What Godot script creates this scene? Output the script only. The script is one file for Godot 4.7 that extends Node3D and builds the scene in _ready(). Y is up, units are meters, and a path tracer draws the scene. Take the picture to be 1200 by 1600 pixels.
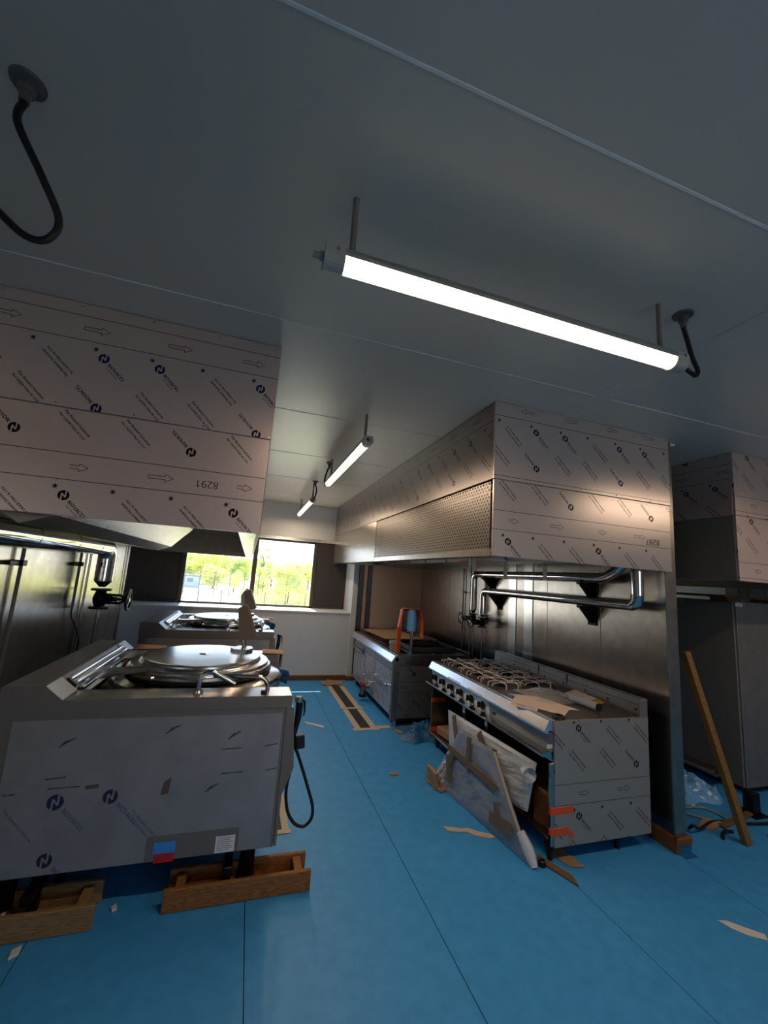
extends Node3D
# An unfinished commercial kitchen: two extractor hoods, two tilting kettles, a gas range, blue vinyl floor, a window at the far end.

var M := {}          # materials by name
var names := {}      # how often a top-level name was used
var rng := RandomNumberGenerator.new()

# ------------------------------------------------------------------ mesh builder
class B:
	var v := PackedVector3Array()
	var n := PackedVector3Array()
	var u := PackedVector2Array()
	func uvof(p: Vector3, k: Vector3) -> Vector2:
		var a := k.abs()
		if a.y > a.x and a.y > a.z: return Vector2(p.x, p.z)
		if a.x > a.z: return Vector2(p.z if k.x < 0 else -p.z, -p.y)
		return Vector2(p.x if k.z > 0 else -p.x, -p.y)
	func tri(a: Vector3, b: Vector3, c: Vector3, na: Vector3, nb: Vector3, nc: Vector3, flat := Vector3.ZERO) -> void:
		var g := (b - a).cross(c - a)
		if g.length_squared() < 1e-16: return
		var w := flat if flat != Vector3.ZERO else na + nb + nc
		if g.dot(w) > 0.0:
			v.append_array([a, c, b]); n.append_array([na, nc, nb])
			u.append_array([uvof(a, w), uvof(c, w), uvof(b, w)])
		else:
			v.append_array([a, b, c]); n.append_array([na, nb, nc])
			u.append_array([uvof(a, w), uvof(b, w), uvof(c, w)])
	func ft(a: Vector3, b: Vector3, c: Vector3, out: Vector3) -> void:    # flat triangle, facing «out»
		var k := (b - a).cross(c - a).normalized()
		if k.dot(out) < 0: k = -k
		tri(a, b, c, k, k, k, k)
	func quad(a: Vector3, b: Vector3, c: Vector3, d: Vector3, out: Vector3) -> B:
		ft(a, b, c, out); ft(a, c, d, out)
		return self
	func box(lo: Vector3, hi: Vector3, bev := 0.0) -> B:
		return obox((lo + hi) / 2, (hi - lo).abs(), Basis.IDENTITY, bev)
	func obox(c: Vector3, s: Vector3, r := Basis.IDENTITY, bev := 0.0) -> B:
		var h := s / 2
		var e := minf(bev, minf(h.x, minf(h.y, h.z)) * 0.9)
		var P := func(x: float, y: float, z: float) -> Vector3: return c + r * Vector3(x, y, z)
		var q := h - Vector3(e, e, e)
		for s1 in [-1.0, 1.0]:
			quad(P.call(s1 * h.x, -q.y, -q.z), P.call(s1 * h.x, q.y, -q.z), P.call(s1 * h.x, q.y, q.z), P.call(s1 * h.x, -q.y, q.z), r.x * s1)
			quad(P.call(-q.x, s1 * h.y, -q.z), P.call(q.x, s1 * h.y, -q.z), P.call(q.x, s1 * h.y, q.z), P.call(-q.x, s1 * h.y, q.z), r.y * s1)
			quad(P.call(-q.x, -q.y, s1 * h.z), P.call(q.x, -q.y, s1 * h.z), P.call(q.x, q.y, s1 * h.z), P.call(-q.x, q.y, s1 * h.z), r.z * s1)
		if e > 0:
			for s1 in [-1.0, 1.0]:
				for s2 in [-1.0, 1.0]:
					quad(P.call(s1 * h.x, s2 * q.y, -q.z), P.call(s1 * q.x, s2 * h.y, -q.z), P.call(s1 * q.x, s2 * h.y, q.z), P.call(s1 * h.x, s2 * q.y, q.z), r.x * s1 + r.y * s2)
					quad(P.call(s1 * h.x, -q.y, s2 * q.z), P.call(s1 * q.x, -q.y, s2 * h.z), P.call(s1 * q.x, q.y, s2 * h.z), P.call(s1 * h.x, q.y, s2 * q.z), r.x * s1 + r.z * s2)
					quad(P.call(-q.x, s1 * h.y, s2 * q.z), P.call(-q.x, s1 * q.y, s2 * h.z), P.call(q.x, s1 * q.y, s2 * h.z), P.call(q.x, s1 * h.y, s2 * q.z), r.y * s1 + r.z * s2)
					for s3 in [-1.0, 1.0]:
						ft(P.call(s1 * h.x, s2 * q.y, s3 * q.z), P.call(s1 * q.x, s2 * h.y, s3 * q.z), P.call(s1 * q.x, s2 * q.y, s3 * h.z), r.x * s1 + r.y * s2 + r.z * s3)
		return self
	func bar(a: Vector3, b: Vector3, w: float, t: float, up := Vector3.UP, bev := 0.0) -> B:   # a straight bar from a to b
		var z := (b - a).normalized()
		var x := up.cross(z)
		if x.length() < 1e-4: x = Vector3.RIGHT.cross(z)
		x = x.normalized()
		return obox((a + b) / 2, Vector3(w, t, a.distance_to(b)), Basis(x, z.cross(x), z), bev)
	func tube(pts: Array, rad, seg := 10, caps := true) -> B:
		var rings := []
		var dirs := []
		var m := pts.size()
		for i in m:
			var t: Vector3 = (pts[mini(i + 1, m - 1)] - pts[maxi(i - 1, 0)]).normalized()
			dirs.append(t)
		var x: Vector3 = dirs[0].cross(Vector3.UP)
		if x.length() < 0.05: x = dirs[0].cross(Vector3.RIGHT)
		x = x.normalized()
		for i in m:
			var t: Vector3 = dirs[i]
			x = (x - t * x.dot(t)).normalized()
			var y := t.cross(x)
			var ring := []
			var rr: float = rad[i] if rad is Array else rad
			for k in seg:
				var an := TAU * k / seg
				var d := x * cos(an) + y * sin(an)
				ring.append([pts[i] + d * rr, d])
			rings.append(ring)
		for i in m - 1:
			for k in seg:
				var a = rings[i][k]; var b = rings[i][(k + 1) % seg]; var c = rings[i + 1][(k + 1) % seg]; var d = rings[i + 1][k]
				tri(a[0], b[0], c[0], a[1], b[1], c[1]); tri(a[0], c[0], d[0], a[1], c[1], d[1])
		if caps:
			for k in seg:
				ft(pts[0], rings[0][k][0], rings[0][(k + 1) % seg][0], -dirs[0])
				ft(pts[m - 1], rings[m - 1][k][0], rings[m - 1][(k + 1) % seg][0], dirs[m - 1])
		return self
	func lathe(c: Vector3, prof: Array, seg := 24, bas := Basis.IDENTITY, sharp := true) -> B:   # prof: [radius, height] from one end to the other; axis = bas.y
		for i in prof.size() - 1:
			var p: Array = prof[i]; var q: Array = prof[i + 1]
			var dr: float = q[0] - p[0]; var dh: float = q[1] - p[1]
			var sl := Vector2(dh, -dr).normalized()
			for k in seg:
				var a0 := TAU * k / seg; var a1 := TAU * (k + 1) / seg
				var d0 := Vector3(cos(a0), 0, sin(a0)); var d1 := Vector3(cos(a1), 0, sin(a1))
				var A: Vector3 = c + bas * (d0 * p[0] + Vector3.UP * p[1]); var Bb: Vector3 = c + bas * (d1 * p[0] + Vector3.UP * p[1])
				var C: Vector3 = c + bas * (d1 * q[0] + Vector3.UP * q[1]); var D: Vector3 = c + bas * (d0 * q[0] + Vector3.UP * q[1])
				var n0 := (bas * (d0 * sl.x + Vector3.UP * sl.y)).normalized(); var n1 := (bas * (d1 * sl.x + Vector3.UP * sl.y)).normalized()
				tri(A, Bb, C, n0, n1, n1); tri(A, C, D, n0, n1, n0)
		return self
	func prism(poly: PackedVector2Array, o: Vector3, ux: Vector3, uy: Vector3, depth: Vector3) -> B:   # a polygon swept along «depth»
		var idx := Geometry2D.triangulate_polygon(poly)
		var at := func(p: Vector2) -> Vector3: return o + ux * p.x + uy * p.y
		for i in range(0, idx.size(), 3):
			ft(at.call(poly[idx[i]]), at.call(poly[idx[i + 1]]), at.call(poly[idx[i + 2]]), -depth)
			ft(at.call(poly[idx[i]]) + depth, at.call(poly[idx[i + 1]]) + depth, at.call(poly[idx[i + 2]]) + depth, depth)
		var cw := Geometry2D.is_polygon_clockwise(poly)
		for i in poly.size():
			var p := poly[i]; var q := poly[(i + 1) % poly.size()]
			var nn := Vector2(q.y - p.y, p.x - q.x) * (-1.0 if cw else 1.0)
			quad(at.call(p), at.call(q), at.call(q) + depth, at.call(p) + depth, ux * nn.x + uy * nn.y)
		return self
	func mesh(o: Vector3) -> ArrayMesh:
		var w := PackedVector3Array()
		w.resize(v.size())
		for i in v.size(): w[i] = v[i] - o
		var a := []; a.resize(Mesh.ARRAY_MAX)
		a[Mesh.ARRAY_VERTEX] = w; a[Mesh.ARRAY_NORMAL] = n; a[Mesh.ARRAY_TEX_UV] = u
		var m := ArrayMesh.new()
		m.add_surface_from_arrays(Mesh.PRIMITIVE_TRIANGLES, a)
		return m

func V(x: float, y: float, z: float) -> Vector3: return Vector3(x, y, z)
func b() -> B: return B.new()
func bx(x0: float, y0: float, z0: float, x1: float, y1: float, z1: float, e := 0.0) -> B: return B.new().box(Vector3(x0, y0, z0), Vector3(x1, y1, z1), e)

func numbered(called: String) -> String:
	var k: int = names.get(called, 0)
	names[called] = k + 1
	return called if k == 0 else "%s_%03d" % [called, k]

func worldpos(o: Node3D) -> Vector3:
	var p := Vector3.ZERO
	var q = o
	while q != null and q != self:
		p += q.position; q = q.get_parent()
	return p

func part(called: String, mb: B, m: Material, parent: Node3D, label := "") -> MeshInstance3D:   # vertices are given in world places
	var o := MeshInstance3D.new()
	o.name = called
	o.mesh = mb.mesh(worldpos(parent))
	o.set_surface_override_material(0, m)
	parent.add_child(o, true)
	if label: o.set_meta("label", label)
	return o

func thing(called: String, label: String, category: String, at: Vector3, group := "") -> Node3D:
	var o := Node3D.new()
	o.name = numbered(called); o.position = at
	add_child(o)
	tag(o, label, category, group)
	return o

func single(called: String, mb: B, m: Material, label: String, category: String, at: Vector3, group := "") -> MeshInstance3D:
	var o := MeshInstance3D.new()
	o.name = numbered(called); o.position = at
	o.mesh = mb.mesh(at)
	o.set_surface_override_material(0, m)
	add_child(o)
	tag(o, label, category, group)
	return o

func tag(o: Node3D, label: String, category: String, group := "") -> void:
	o.set_meta("label", label); o.set_meta("category", category)
	if group: o.set_meta("group", group)

func struct(called: String, mb: B, m: Material, label: String, category := "") -> MeshInstance3D:
	var o := MeshInstance3D.new()
	o.name = called
	o.mesh = mb.mesh(Vector3.ZERO)
	o.set_surface_override_material(0, m)
	add_child(o)
	o.set_meta("kind", "structure"); o.set_meta("label", label)
	o.set_meta("category", category if category else called.split("_")[0])
	return o

func arc(c: Vector3, a: Vector3, e: Vector3, from: float, to: float, k := 6) -> Array:   # points c + a cos + e sin
	var out := []
	for i in k + 1:
		var t := lerpf(from, to, float(i) / k)
		out.append(c + a * cos(t) + e * sin(t))
	return out

func smooth(pts: Array, k := 5) -> Array:
	var cv := Curve3D.new()
	for i in pts.size():
		var t: Vector3 = (pts[mini(i + 1, pts.size() - 1)] - pts[maxi(i - 1, 0)]) / 6.0
		cv.add_point(pts[i], -t, t)
	var out := []
	for i in pts.size() - 1:
		for j in k: out.append(cv.sample(i, float(j) / k))
	out.append(pts[-1])
	return out

# ------------------------------------------------------------------ pictures
func tri2(im: Image, a: Vector2, c: Vector2, d: Vector2, col: Color) -> void:
	var y0 := int(floor(minf(a.y, minf(c.y, d.y)))); var y1 := int(ceil(maxf(a.y, maxf(c.y, d.y))))
	if y1 < 0 or y0 >= im.get_height(): return
	if maxf(a.x, maxf(c.x, d.x)) < 0 or minf(a.x, minf(c.x, d.x)) >= im.get_width(): return
	for y in range(maxi(y0, 0), mini(y1, im.get_height())):
		var yy := y + 0.5
		var lo := 1e9; var hi := -1e9
		for e in [[a, c], [c, d], [d, a]]:
			var p: Vector2 = e[0]; var q: Vector2 = e[1]
			if (p.y <= yy) != (q.y <= yy):
				var x := p.x + (q.x - p.x) * (yy - p.y) / (q.y - p.y)
				lo = minf(lo, x); hi = maxf(hi, x)
		if hi >= lo:
			var x0 := int(round(lo)); var x1 := int(round(hi))
			if x1 > x0: im.fill_rect(Rect2i(x0, y, x1 - x0, 1), col)

func poly2(im: Image, p: PackedVector2Array, col: Color) -> void:
	var idx := Geometry2D.triangulate_polygon(p)
	for i in range(0, idx.size(), 3): tri2(im, p[idx[i]], p[idx[i + 1]], p[idx[i + 2]], col)

func line2(im: Image, p: Vector2, q: Vector2, w: float, col: Color) -> void:
	var s := (q - p).orthogonal().normalized() * w / 2
	tri2(im, p + s, p - s, q + s, col); tri2(im, q + s, p - s, q - s, col)

func disc2(im: Image, c: Vector2, r: float, col: Color) -> void:
	for y in range(int(c.y - r), int(c.y + r) + 1):
		var h := r * r - (y + 0.5 - c.y) ** 2
		if h > 0: im.fill_rect(Rect2i(int(round(c.x - sqrt(h))), y, int(round(2 * sqrt(h))), 1), col)

var glyphs := {}
func text2(im: Image, s: String, at: Vector2, length: float, angle: float, col: Color, serif := false) -> void:   # «at» = start of the baseline
	if not glyphs.has(s):
		var f := SystemFont.new(); f.font_names = PackedStringArray(["Droid Serif" if serif else "Droid Sans"]); f.font_weight = 700
		var tm := TextMesh.new(); tm.font = f; tm.text = s; tm.font_size = 24; tm.pixel_size = 0.01; tm.depth = 0.0; tm.curve_step = 4.0
		glyphs[s] = [tm.get_mesh_arrays(), tm.get_aabb()]
	var vs: PackedVector3Array = glyphs[s][0][Mesh.ARRAY_VERTEX]; var ix = glyphs[s][0][Mesh.ARRAY_INDEX]
	var bb: AABB = glyphs[s][1]
	var k := length / bb.size.x
	var P := func(i: int) -> Vector2: return at + Vector2((vs[i].x - bb.position.x) * k, -(vs[i].y - bb.position.y) * k).rotated(angle)
	if ix != null and ix.size():
		for i in range(0, ix.size(), 3): tri2(im, P.call(ix[i]), P.call(ix[i + 1]), P.call(ix[i + 2]), col)
	else:
		for i in range(0, vs.size(), 3): tri2(im, P.call(i), P.call(i + 1), P.call(i + 2), col)

func logo2(im: Image, c: Vector2, r: float, ink: Color, paper: Color) -> void:
	disc2(im, c, r, ink)
	# two hooked white strokes that make an N in the disc
	line2(im, c + Vector2(-0.38, 0.98) * r, c + Vector2(-0.30, -0.38) * r, r * 0.26, paper)
	line2(im, c + Vector2(-0.34, -0.42) * r, c + Vector2(0.34, 0.42) * r, r * 0.24, paper)
	line2(im, c + Vector2(0.30, 0.38) * r, c + Vector2(0.38, -0.98) * r, r * 0.26, paper)

func film_tile(ink: Color, line_ink: Color, kinds: Array, arrows: Array, beta: Array, back: Array, way := 1.0) -> ImageTexture:
	# one repeat of the printed protective film, 0.75 x 0.55 m
	var W := 1024; var H := 751; var S := 1024.0 / 0.75
	var im := Image.create(W, H, false, Image.FORMAT_RGB8)
	im.fill(Color.WHITE)
	for sx in [0, W, -W]:
		for sy in [0, H]:
			var o := Vector2(sx, -sy)
			if sx == 0 or sy == 0:
				for i in 3:
					var c: Vector2 = o + Vector2([0.0, 0.235, 0.49][i] if kinds[1] == "T" else [0.0, 0.25, 0.49][i], 0.205) * S
					burst(im, c + Vector2(-0.04, -0.04) * S, 0.014 * S, ink)
					if kinds[i] == "L":
						logo2(im, c, 0.024 * S, ink, Color.WHITE)
						text2(im, "NOVACEL", c + Vector2(0.018, 0.032) * S, 0.105 * S, 0.76, ink)
						text2(im, "Laser Solutions", c + Vector2(0.014, 0.048) * S, 0.072 * S, 0.76, ink.lerp(Color.WHITE, 0.25))
					else:
						var e := c + Vector2(0.13, 0.12) * S
						text2(im, "The Newest Solution", e, 0.165 * S, 0.76 + PI, ink)
						text2(im, "for LASER Fiber & CO2", e + Vector2(0.017, -0.018) * S, 0.165 * S, 0.76 + PI, ink)
				for x in beta:
					var e: Vector2 = o + Vector2(x + 0.015, 0.36) * S
					text2(im, "The Newest Solution", e + Vector2(0.012, -0.012) * S, 0.165 * S, 0.78, ink)
					text2(im, "for LASER Fiber & CO2", e + Vector2(-0.006, 0.006) * S, 0.165 * S, 0.78, ink)
				for x in back:
					var e: Vector2 = o + Vector2(x, 0.465) * S
					logo2(im, e, 0.024 * S, ink, Color.WHITE)
					text2(im, "NOVACEL", e + Vector2(-0.018, -0.032) * S, 0.105 * S, 0.76 + PI, ink)
	for y in [3, 0.13 * S]: im.fill_rect(Rect2i(0, int(y) - 2, W, 4), line_ink)
	for x in arrows:
		for sx in [0, -W]:
			var c := Vector2(x * S + sx, 0.066 * S)
			var p := PackedVector2Array()
			for q in [[-0.055, -0.008], [0.02, -0.008], [0.02, -0.019], [0.058, 0.0], [0.02, 0.019], [0.02, 0.008], [-0.055, 0.008]]: p.append(c + Vector2(q[0] * way, q[1]) * S)
			for i in p.size(): line2(im, p[i], p[(i + 1) % p.size()], 3.4, line_ink)
	im.generate_mipmaps()
	return ImageTexture.create_from_image(im)

func burst(im: Image, c: Vector2, r: float, ink: Color) -> void:
	for k in 8:
		var d := Vector2.from_angle(k * PI / 8)
		line2(im, c - d * r * (1.0 if k % 2 == 0 else 0.7), c + d * r * (1.0 if k % 2 == 0 else 0.7), 2.4, ink)
	disc2(im, c, r * 0.35, ink)

func noise_tex(freq: float, lo: Color, hi: Color, size := 512, stretch := Vector2.ONE, sd := 1) -> ImageTexture:
	# seamless smudges between two colours, stretched along one way if asked
	var nz := FastNoiseLite.new(); nz.seed = sd; nz.frequency = 0.02 * freq; nz.fractal_octaves = 4
	var g := nz.get_seamless_image(int(size * stretch.x), int(size * stretch.y))
	g.resize(size, size, Image.INTERPOLATE_BILINEAR)
	var im := Image.create(size, size, false, Image.FORMAT_RGB8)
	for y in size:
		for x in size: im.set_pixel(x, y, lo.lerp(hi, g.get_pixel(x, y).r))
	return ImageTexture.create_from_image(im)

func wood_tex(lo: Color, hi: Color, sd: int) -> ImageTexture:
	var nz := FastNoiseLite.new(); nz.seed = sd; nz.frequency = 0.011; nz.fractal_octaves = 3
	var fine := FastNoiseLite.new(); fine.seed = sd + 5; fine.frequency = 0.09
	var im := Image.create(512, 256, false, Image.FORMAT_RGB8)
	for y in 256:
		for x in 512:
			var k := absf(sin((y * 0.16 + nz.get_noise_2d(x * 0.35, y * 1.6) * 7.0)))
			k = clampf(0.55 * k + 0.35 * (fine.get_noise_2d(x * 0.12, y * 2.5) * 0.5 + 0.5) + 0.1, 0, 1)
			im.set_pixel(x, y, lo.lerp(hi, k))
	return ImageTexture.create_from_image(im)

# ------------------------------------------------------------------ materials
func mat(called: String, c: Color, rough: float, metal := 0.0) -> StandardMaterial3D:
	var m := StandardMaterial3D.new()
	m.resource_name = called; m.albedo_color = c; m.roughness = rough; m.metallic = metal
	M[called] = m
	return m

func film(called: String, tile: Texture2D, tint: Color, u0: float, top: float, rough := 0.30, metal := 0.66) -> StandardMaterial3D:
	var m := mat(called, tint, rough, metal)
	m.albedo_texture = tile
	m.uv1_scale = Vector3(1 / 0.75, 1 / 0.55, 1)
	m.uv1_offset = Vector3(-u0 / 0.75, top / 0.55, 0)
	return m

func make_materials() -> void:
	var black_tile := film_tile(Color(0.10, 0.10, 0.11), Color(0.16, 0.15, 0.15), ["L", "T", "T"], [0.02, 0.39], [-0.09, 0.17], [0.51])
	var blue_tile := film_tile(Color(0.10, 0.17, 0.42), Color(0.17, 0.16, 0.17), ["L", "L", "T"], [0.33, 0.70], [0.15, 0.39], [0.005])
	var left_tile := film_tile(Color(0.10, 0.17, 0.42), Color(0.17, 0.16, 0.17), ["L", "L", "T"], [0.30, 0.68], [0.15, 0.39], [0.005], -1.0)
	var tint := Color(0.90, 0.81, 0.78)
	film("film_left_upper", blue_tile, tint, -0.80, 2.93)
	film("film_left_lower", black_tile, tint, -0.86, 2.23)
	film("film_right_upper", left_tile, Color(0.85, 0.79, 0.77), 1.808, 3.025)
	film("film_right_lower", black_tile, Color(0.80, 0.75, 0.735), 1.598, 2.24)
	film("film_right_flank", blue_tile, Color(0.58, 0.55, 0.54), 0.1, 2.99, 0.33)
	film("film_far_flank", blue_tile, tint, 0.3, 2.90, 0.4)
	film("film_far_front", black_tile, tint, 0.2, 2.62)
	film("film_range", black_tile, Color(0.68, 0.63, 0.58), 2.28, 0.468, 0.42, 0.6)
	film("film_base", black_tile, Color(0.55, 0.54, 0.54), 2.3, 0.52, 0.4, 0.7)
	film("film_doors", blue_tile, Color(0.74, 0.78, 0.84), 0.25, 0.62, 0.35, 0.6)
	# steel: smudged, brushed
	var smudge := noise_tex(0.6, Color(0.90, 0.90, 0.90), Color(1, 1, 1), 512)
	var rough_map := noise_tex(0.5, Color(0.86, 0.86, 0.86), Color(1, 1, 1), 512, Vector2(1, 1), 4)
	var brush := noise_tex(3.0, Color(0.92, 0.92, 0.92), Color(1, 1, 1), 512, Vector2(0.25, 2), 9)
	for s in [["steel", Color(0.78, 0.75, 0.72), 0.20], ["steel_wall", Color(0.78, 0.75, 0.71), 0.27], ["steel_dull", Color(0.64, 0.61, 0.58), 0.40], ["steel_dark", Color(0.36, 0.35, 0.35), 0.40]]:
		var m := mat(s[0], s[1], s[2], 1.0)
		m.albedo_texture = brush if s[0] == "steel" else smudge
		m.roughness_texture = rough_map
		m.uv1_scale = Vector3(1.3, 1.3, 1)
	M.steel_wall.anisotropy_enabled = true; M.steel_wall.anisotropy = 0.6
	mat("film_plain", Color(0.52, 0.49, 0.47), 0.34, 0.8)
	var pf := mat("panel_film", Color(0.86, 0.92, 0.97), 0.3, 0.1)
	var nf := mat("nose_film", Color(0.84, 0.86, 0.90), 0.22, 0.8)
	mat("label_grey", Color(0.80, 0.78, 0.77), 0.6)
	mat("panel_plain", Color(0.46, 0.48, 0.50), 0.42, 0.6)
	mat("brass", Color(0.60, 0.42, 0.16), 0.35, 0.9)
	var cf := mat("cab_film", Color(0.52, 0.50, 0.49), 0.5, 0.5); cf.albedo_texture = smudge; cf.uv1_scale = Vector3(0.8, 0.8, 1)
	mat("steel_polished", Color(0.78, 0.77, 0.76), 0.14, 1.0)
	mat("steel_strip", Color(0.80, 0.80, 0.78), 0.22, 1.0)
	mat("clad_matte", Color(0.48, 0.45, 0.42), 0.48, 0.35)
	mat("cheek_pale", Color(0.90, 0.93, 0.96), 0.35, 0.0)  # matte pale blue-white for the sloping cheek
	mat("cab_dark", Color(0.46, 0.45, 0.43), 0.5, 0.3)
	mat("plate_shaded", Color(0.40, 0.345, 0.30), 0.5, 0.3)  # steel lever plate; its shade is put into this dark brown
	mat("steel_brown_reflect", Color(0.80, 0.66, 0.55), 0.45, 0.9)  # stainless steel with the brown it reflects put into its colour
	mat("chrome", Color(0.85, 0.84, 0.83), 0.07, 1.0)
	var lid := mat("steel_spun", Color(0.88, 0.88, 0.88), 0.20, 1.0)
	lid.anisotropy_enabled = false
	var cr := mat("steel_crumpled", Color(0.80, 0.79, 0.78), 0.16, 1.0)
	cr.normal_enabled = true; cr.normal_scale = 1.2
	var nz := FastNoiseLite.new(); nz.seed = 12; nz.frequency = 0.02; nz.noise_type = FastNoiseLite.TYPE_CELLULAR
	var ni := nz.get_seamless_image(512, 512); ni.convert(Image.FORMAT_RGBA8); ni.bump_map_to_normal_map(6.0)
	cr.normal_texture = ImageTexture.create_from_image(ni); cr.uv1_scale = Vector3(1.2, 5.0, 1)
	var fc := mat("film_crumpled", Color(0.78, 0.76, 0.73), 0.16, 0.8)
	fc.normal_enabled = true; fc.normal_scale = 0.4; fc.normal_texture = cr.normal_texture; fc.uv1_scale = Vector3(6.0, 1.1, 1)
	fc.albedo_texture = noise_tex(3.0, Color(0.6, 0.59, 0.56), Color(1, 1, 1), 512, Vector2(0.3, 3), 31)
	var ff := mat("filter_film", Color(0.58, 0.55, 0.52), 0.26, 0.85)
	ff.normal_enabled = true; ff.normal_scale = 1.1; ff.normal_texture = cr.normal_texture; ff.uv1_scale = Vector3(5.0, 1.0, 1)
	# room
	var cl := mat("ceiling_paint", Color(0.79, 0.76, 0.71), 0.30); cl.metallic_specular = 0.55
	mat("sealant", Color(0.87, 0.88, 0.87), 0.6)
	mat("wall_paint", Color(0.82, 0.83, 0.84), 0.5)
	mat("wall_grey", Color(0.45, 0.47, 0.5), 0.6)
	var fl := mat("vinyl", Color(1, 1, 1), 0.50)
	fl.albedo_texture = noise_tex(0.7, Color(0.21, 0.555, 0.81), Color(0.24, 0.60, 0.86), 1024, Vector2.ONE, 21)
	fl.uv1_scale = Vector3(0.6, 0.6, 1)
	fl.normal_enabled = true; fl.normal_scale = 0.09
	var fnz := FastNoiseLite.new(); fnz.seed = 3; fnz.frequency = 0.25
	var fi := fnz.get_seamless_image(512, 512); fi.convert(Image.FORMAT_RGBA8); fi.bump_map_to_normal_map(2.0)
	fl.normal_texture = ImageTexture.create_from_image(fi)
	mat("vinyl_loose", Color(0.11, 0.38, 0.58), 0.5)
	mat("seam_dark", Color(0.03, 0.10, 0.16), 0.8)
	mat("skirting", Color(0.44, 0.27, 0.12), 0.5)
	mat("blank_brown", Color(0.20, 0.17, 0.16), 0.5)
	mat("frame_brown", Color(0.23, 0.20, 0.19), 0.45)
	mat("sill_white", Color(0.82, 0.82, 0.82), 0.45)
	var g := mat("pane", Color(0.95, 0.98, 1.0, 0.06), 0.02); g.transparency = BaseMaterial3D.TRANSPARENCY_ALPHA
	# objects
	mat("black", Color(0.035, 0.035, 0.04), 0.45)
	mat("black_rubber", Color(0.03, 0.03, 0.035), 0.6)
	mat("iron", Color(0.05, 0.05, 0.055), 0.4, 0.5)
	mat("cast_iron", Color(0.10, 0.09, 0.085), 0.6, 0.4)
	mat("rod_steel", Color(0.88, 0.84, 0.81), 0.34, 0.75)
	mat("burner_tray", Color(0.42, 0.37, 0.34), 0.5, 0.7)
	mat("griddle", Color(0.55, 0.53, 0.52), 0.42, 0.9)
	mat("white_plastic", Color(0.68, 0.67, 0.65), 0.4)
	mat("grey_plastic", Color(0.55, 0.55, 0.54), 0.45)
	mat("gland_grey", Color(0.34, 0.34, 0.33), 0.5)
	mat("rod_grey", Color(0.52, 0.49, 0.47), 0.5, 0.1)
	var em := mat("lamp_glow", Color(1, 1, 1), 0.5); em.emission_enabled = true; em.emission = Color(1.0, 0.90, 0.78); em.emission_energy_multiplier = LAMP_GLOW
	var w1 := mat("pine", Color(0.80, 0.76, 0.70), 0.7); w1.albedo_texture = wood_tex(Color(0.50, 0.32, 0.16), Color(0.78, 0.56, 0.31), 2); w1.uv1_scale = Vector3(1.6, 4, 1)
	var w2 := mat("pine_pale", Color(0.82, 0.80, 0.77), 0.75); w2.albedo_texture = wood_tex(Color(0.55, 0.42, 0.26), Color(0.76, 0.62, 0.42), 8); w2.uv1_scale = Vector3(1.6, 4, 1)
	var w3 := mat("lath", Color(0.76, 0.76, 0.68), 0.7); w3.albedo_texture = wood_tex(Color(0.48, 0.34, 0.17), Color(0.72, 0.53, 0.28), 14); w3.uv1_scale = Vector3(5, 1.4, 1)
	mat("wood_old", Color(0.40, 0.30, 0.2), 0.8)
	var cb := mat("cardboard", Color(0.66, 0.53, 0.40), 0.8); cb.albedo_texture = noise_tex(2.0, Color(0.85, 0.85, 0.85), Color(1, 1, 1), 256, Vector2(0.5, 2), 6)
	mat("cardboard_dark", Color(0.46, 0.30, 0.19), 0.85)
	mat("masking_tape", Color(0.74, 0.69, 0.60), 0.7)
	mat("brown_tape", Color(0.43, 0.37, 0.30), 0.4)
	mat("orange_tape", Color(0.85, 0.30, 0.10), 0.5)
	mat("orange_band", Color(0.85, 0.36, 0.16), 0.5)
	mat("paper", Color(0.86, 0.77, 0.72), 0.8)
	mat("paper_white", Color(0.80, 0.80, 0.78), 0.7)
	mat("paper_yellow", Color(0.80, 0.66, 0.25), 0.6)
	mat("blue_film", Color(0.45, 0.66, 0.85), 0.25)
	mat("blue_cloth", Color(0.10, 0.30, 0.45), 0.6)
	mat("grate_grey", Color(0.33, 0.32, 0.31), 0.5, 0.5)
	mat("grate_slot", Color(0.07, 0.07, 0.07), 0.8)
	mat("red_paint", Color(0.55, 0.08, 0.07), 0.4)
	mat("foam", Color(0.85, 0.82, 0.76), 0.9)
	mat("sticker_blue", Color(0.25, 0.55, 0.85), 0.5)
	mat("sticker_red", Color(0.70, 0.10, 0.14), 0.5)
	var wr := mat("wrap", Color(0.80, 0.82, 0.85), 0.28); wr.metallic_specular = 0.6
	wr.albedo_texture = noise_tex(1.6, Color(0.86, 0.87, 0.88), Color(1, 1, 1), 512, Vector2(1, 2), 17)
	wr.normal_enabled = true; wr.normal_scale = 0.35; wr.normal_texture = cr.normal_texture; wr.uv1_scale = Vector3(2.2, 2.2, 1)
	var cp := mat("clear_plastic", Color(0.92, 0.92, 0.92, 0.22), 0.12); cp.transparency = BaseMaterial3D.TRANSPARENCY_ALPHA
	mat("wrap_edge", Color(0.66, 0.61, 0.56), 0.4)  # clear wrapping; the brown reflection in it is put into the colour
	var ws := mat("wrap_smooth", Color(0.58, 0.63, 0.70), 0.30); ws.albedo_texture = noise_tex(0.6, Color(0.86, 0.87, 0.88), Color(1, 1, 1), 256, Vector2(1, 1), 19)
	# outdoors
	mat("dirt", Color(0.80, 0.76, 0.68), 0.95)
	mat("bark", Color(0.32, 0.25, 0.19), 0.9)
	mat("post", Color(0.45, 0.42, 0.38), 0.8)
	mat("far_building", Color(0.66, 0.70, 0.80), 0.8)
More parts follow.
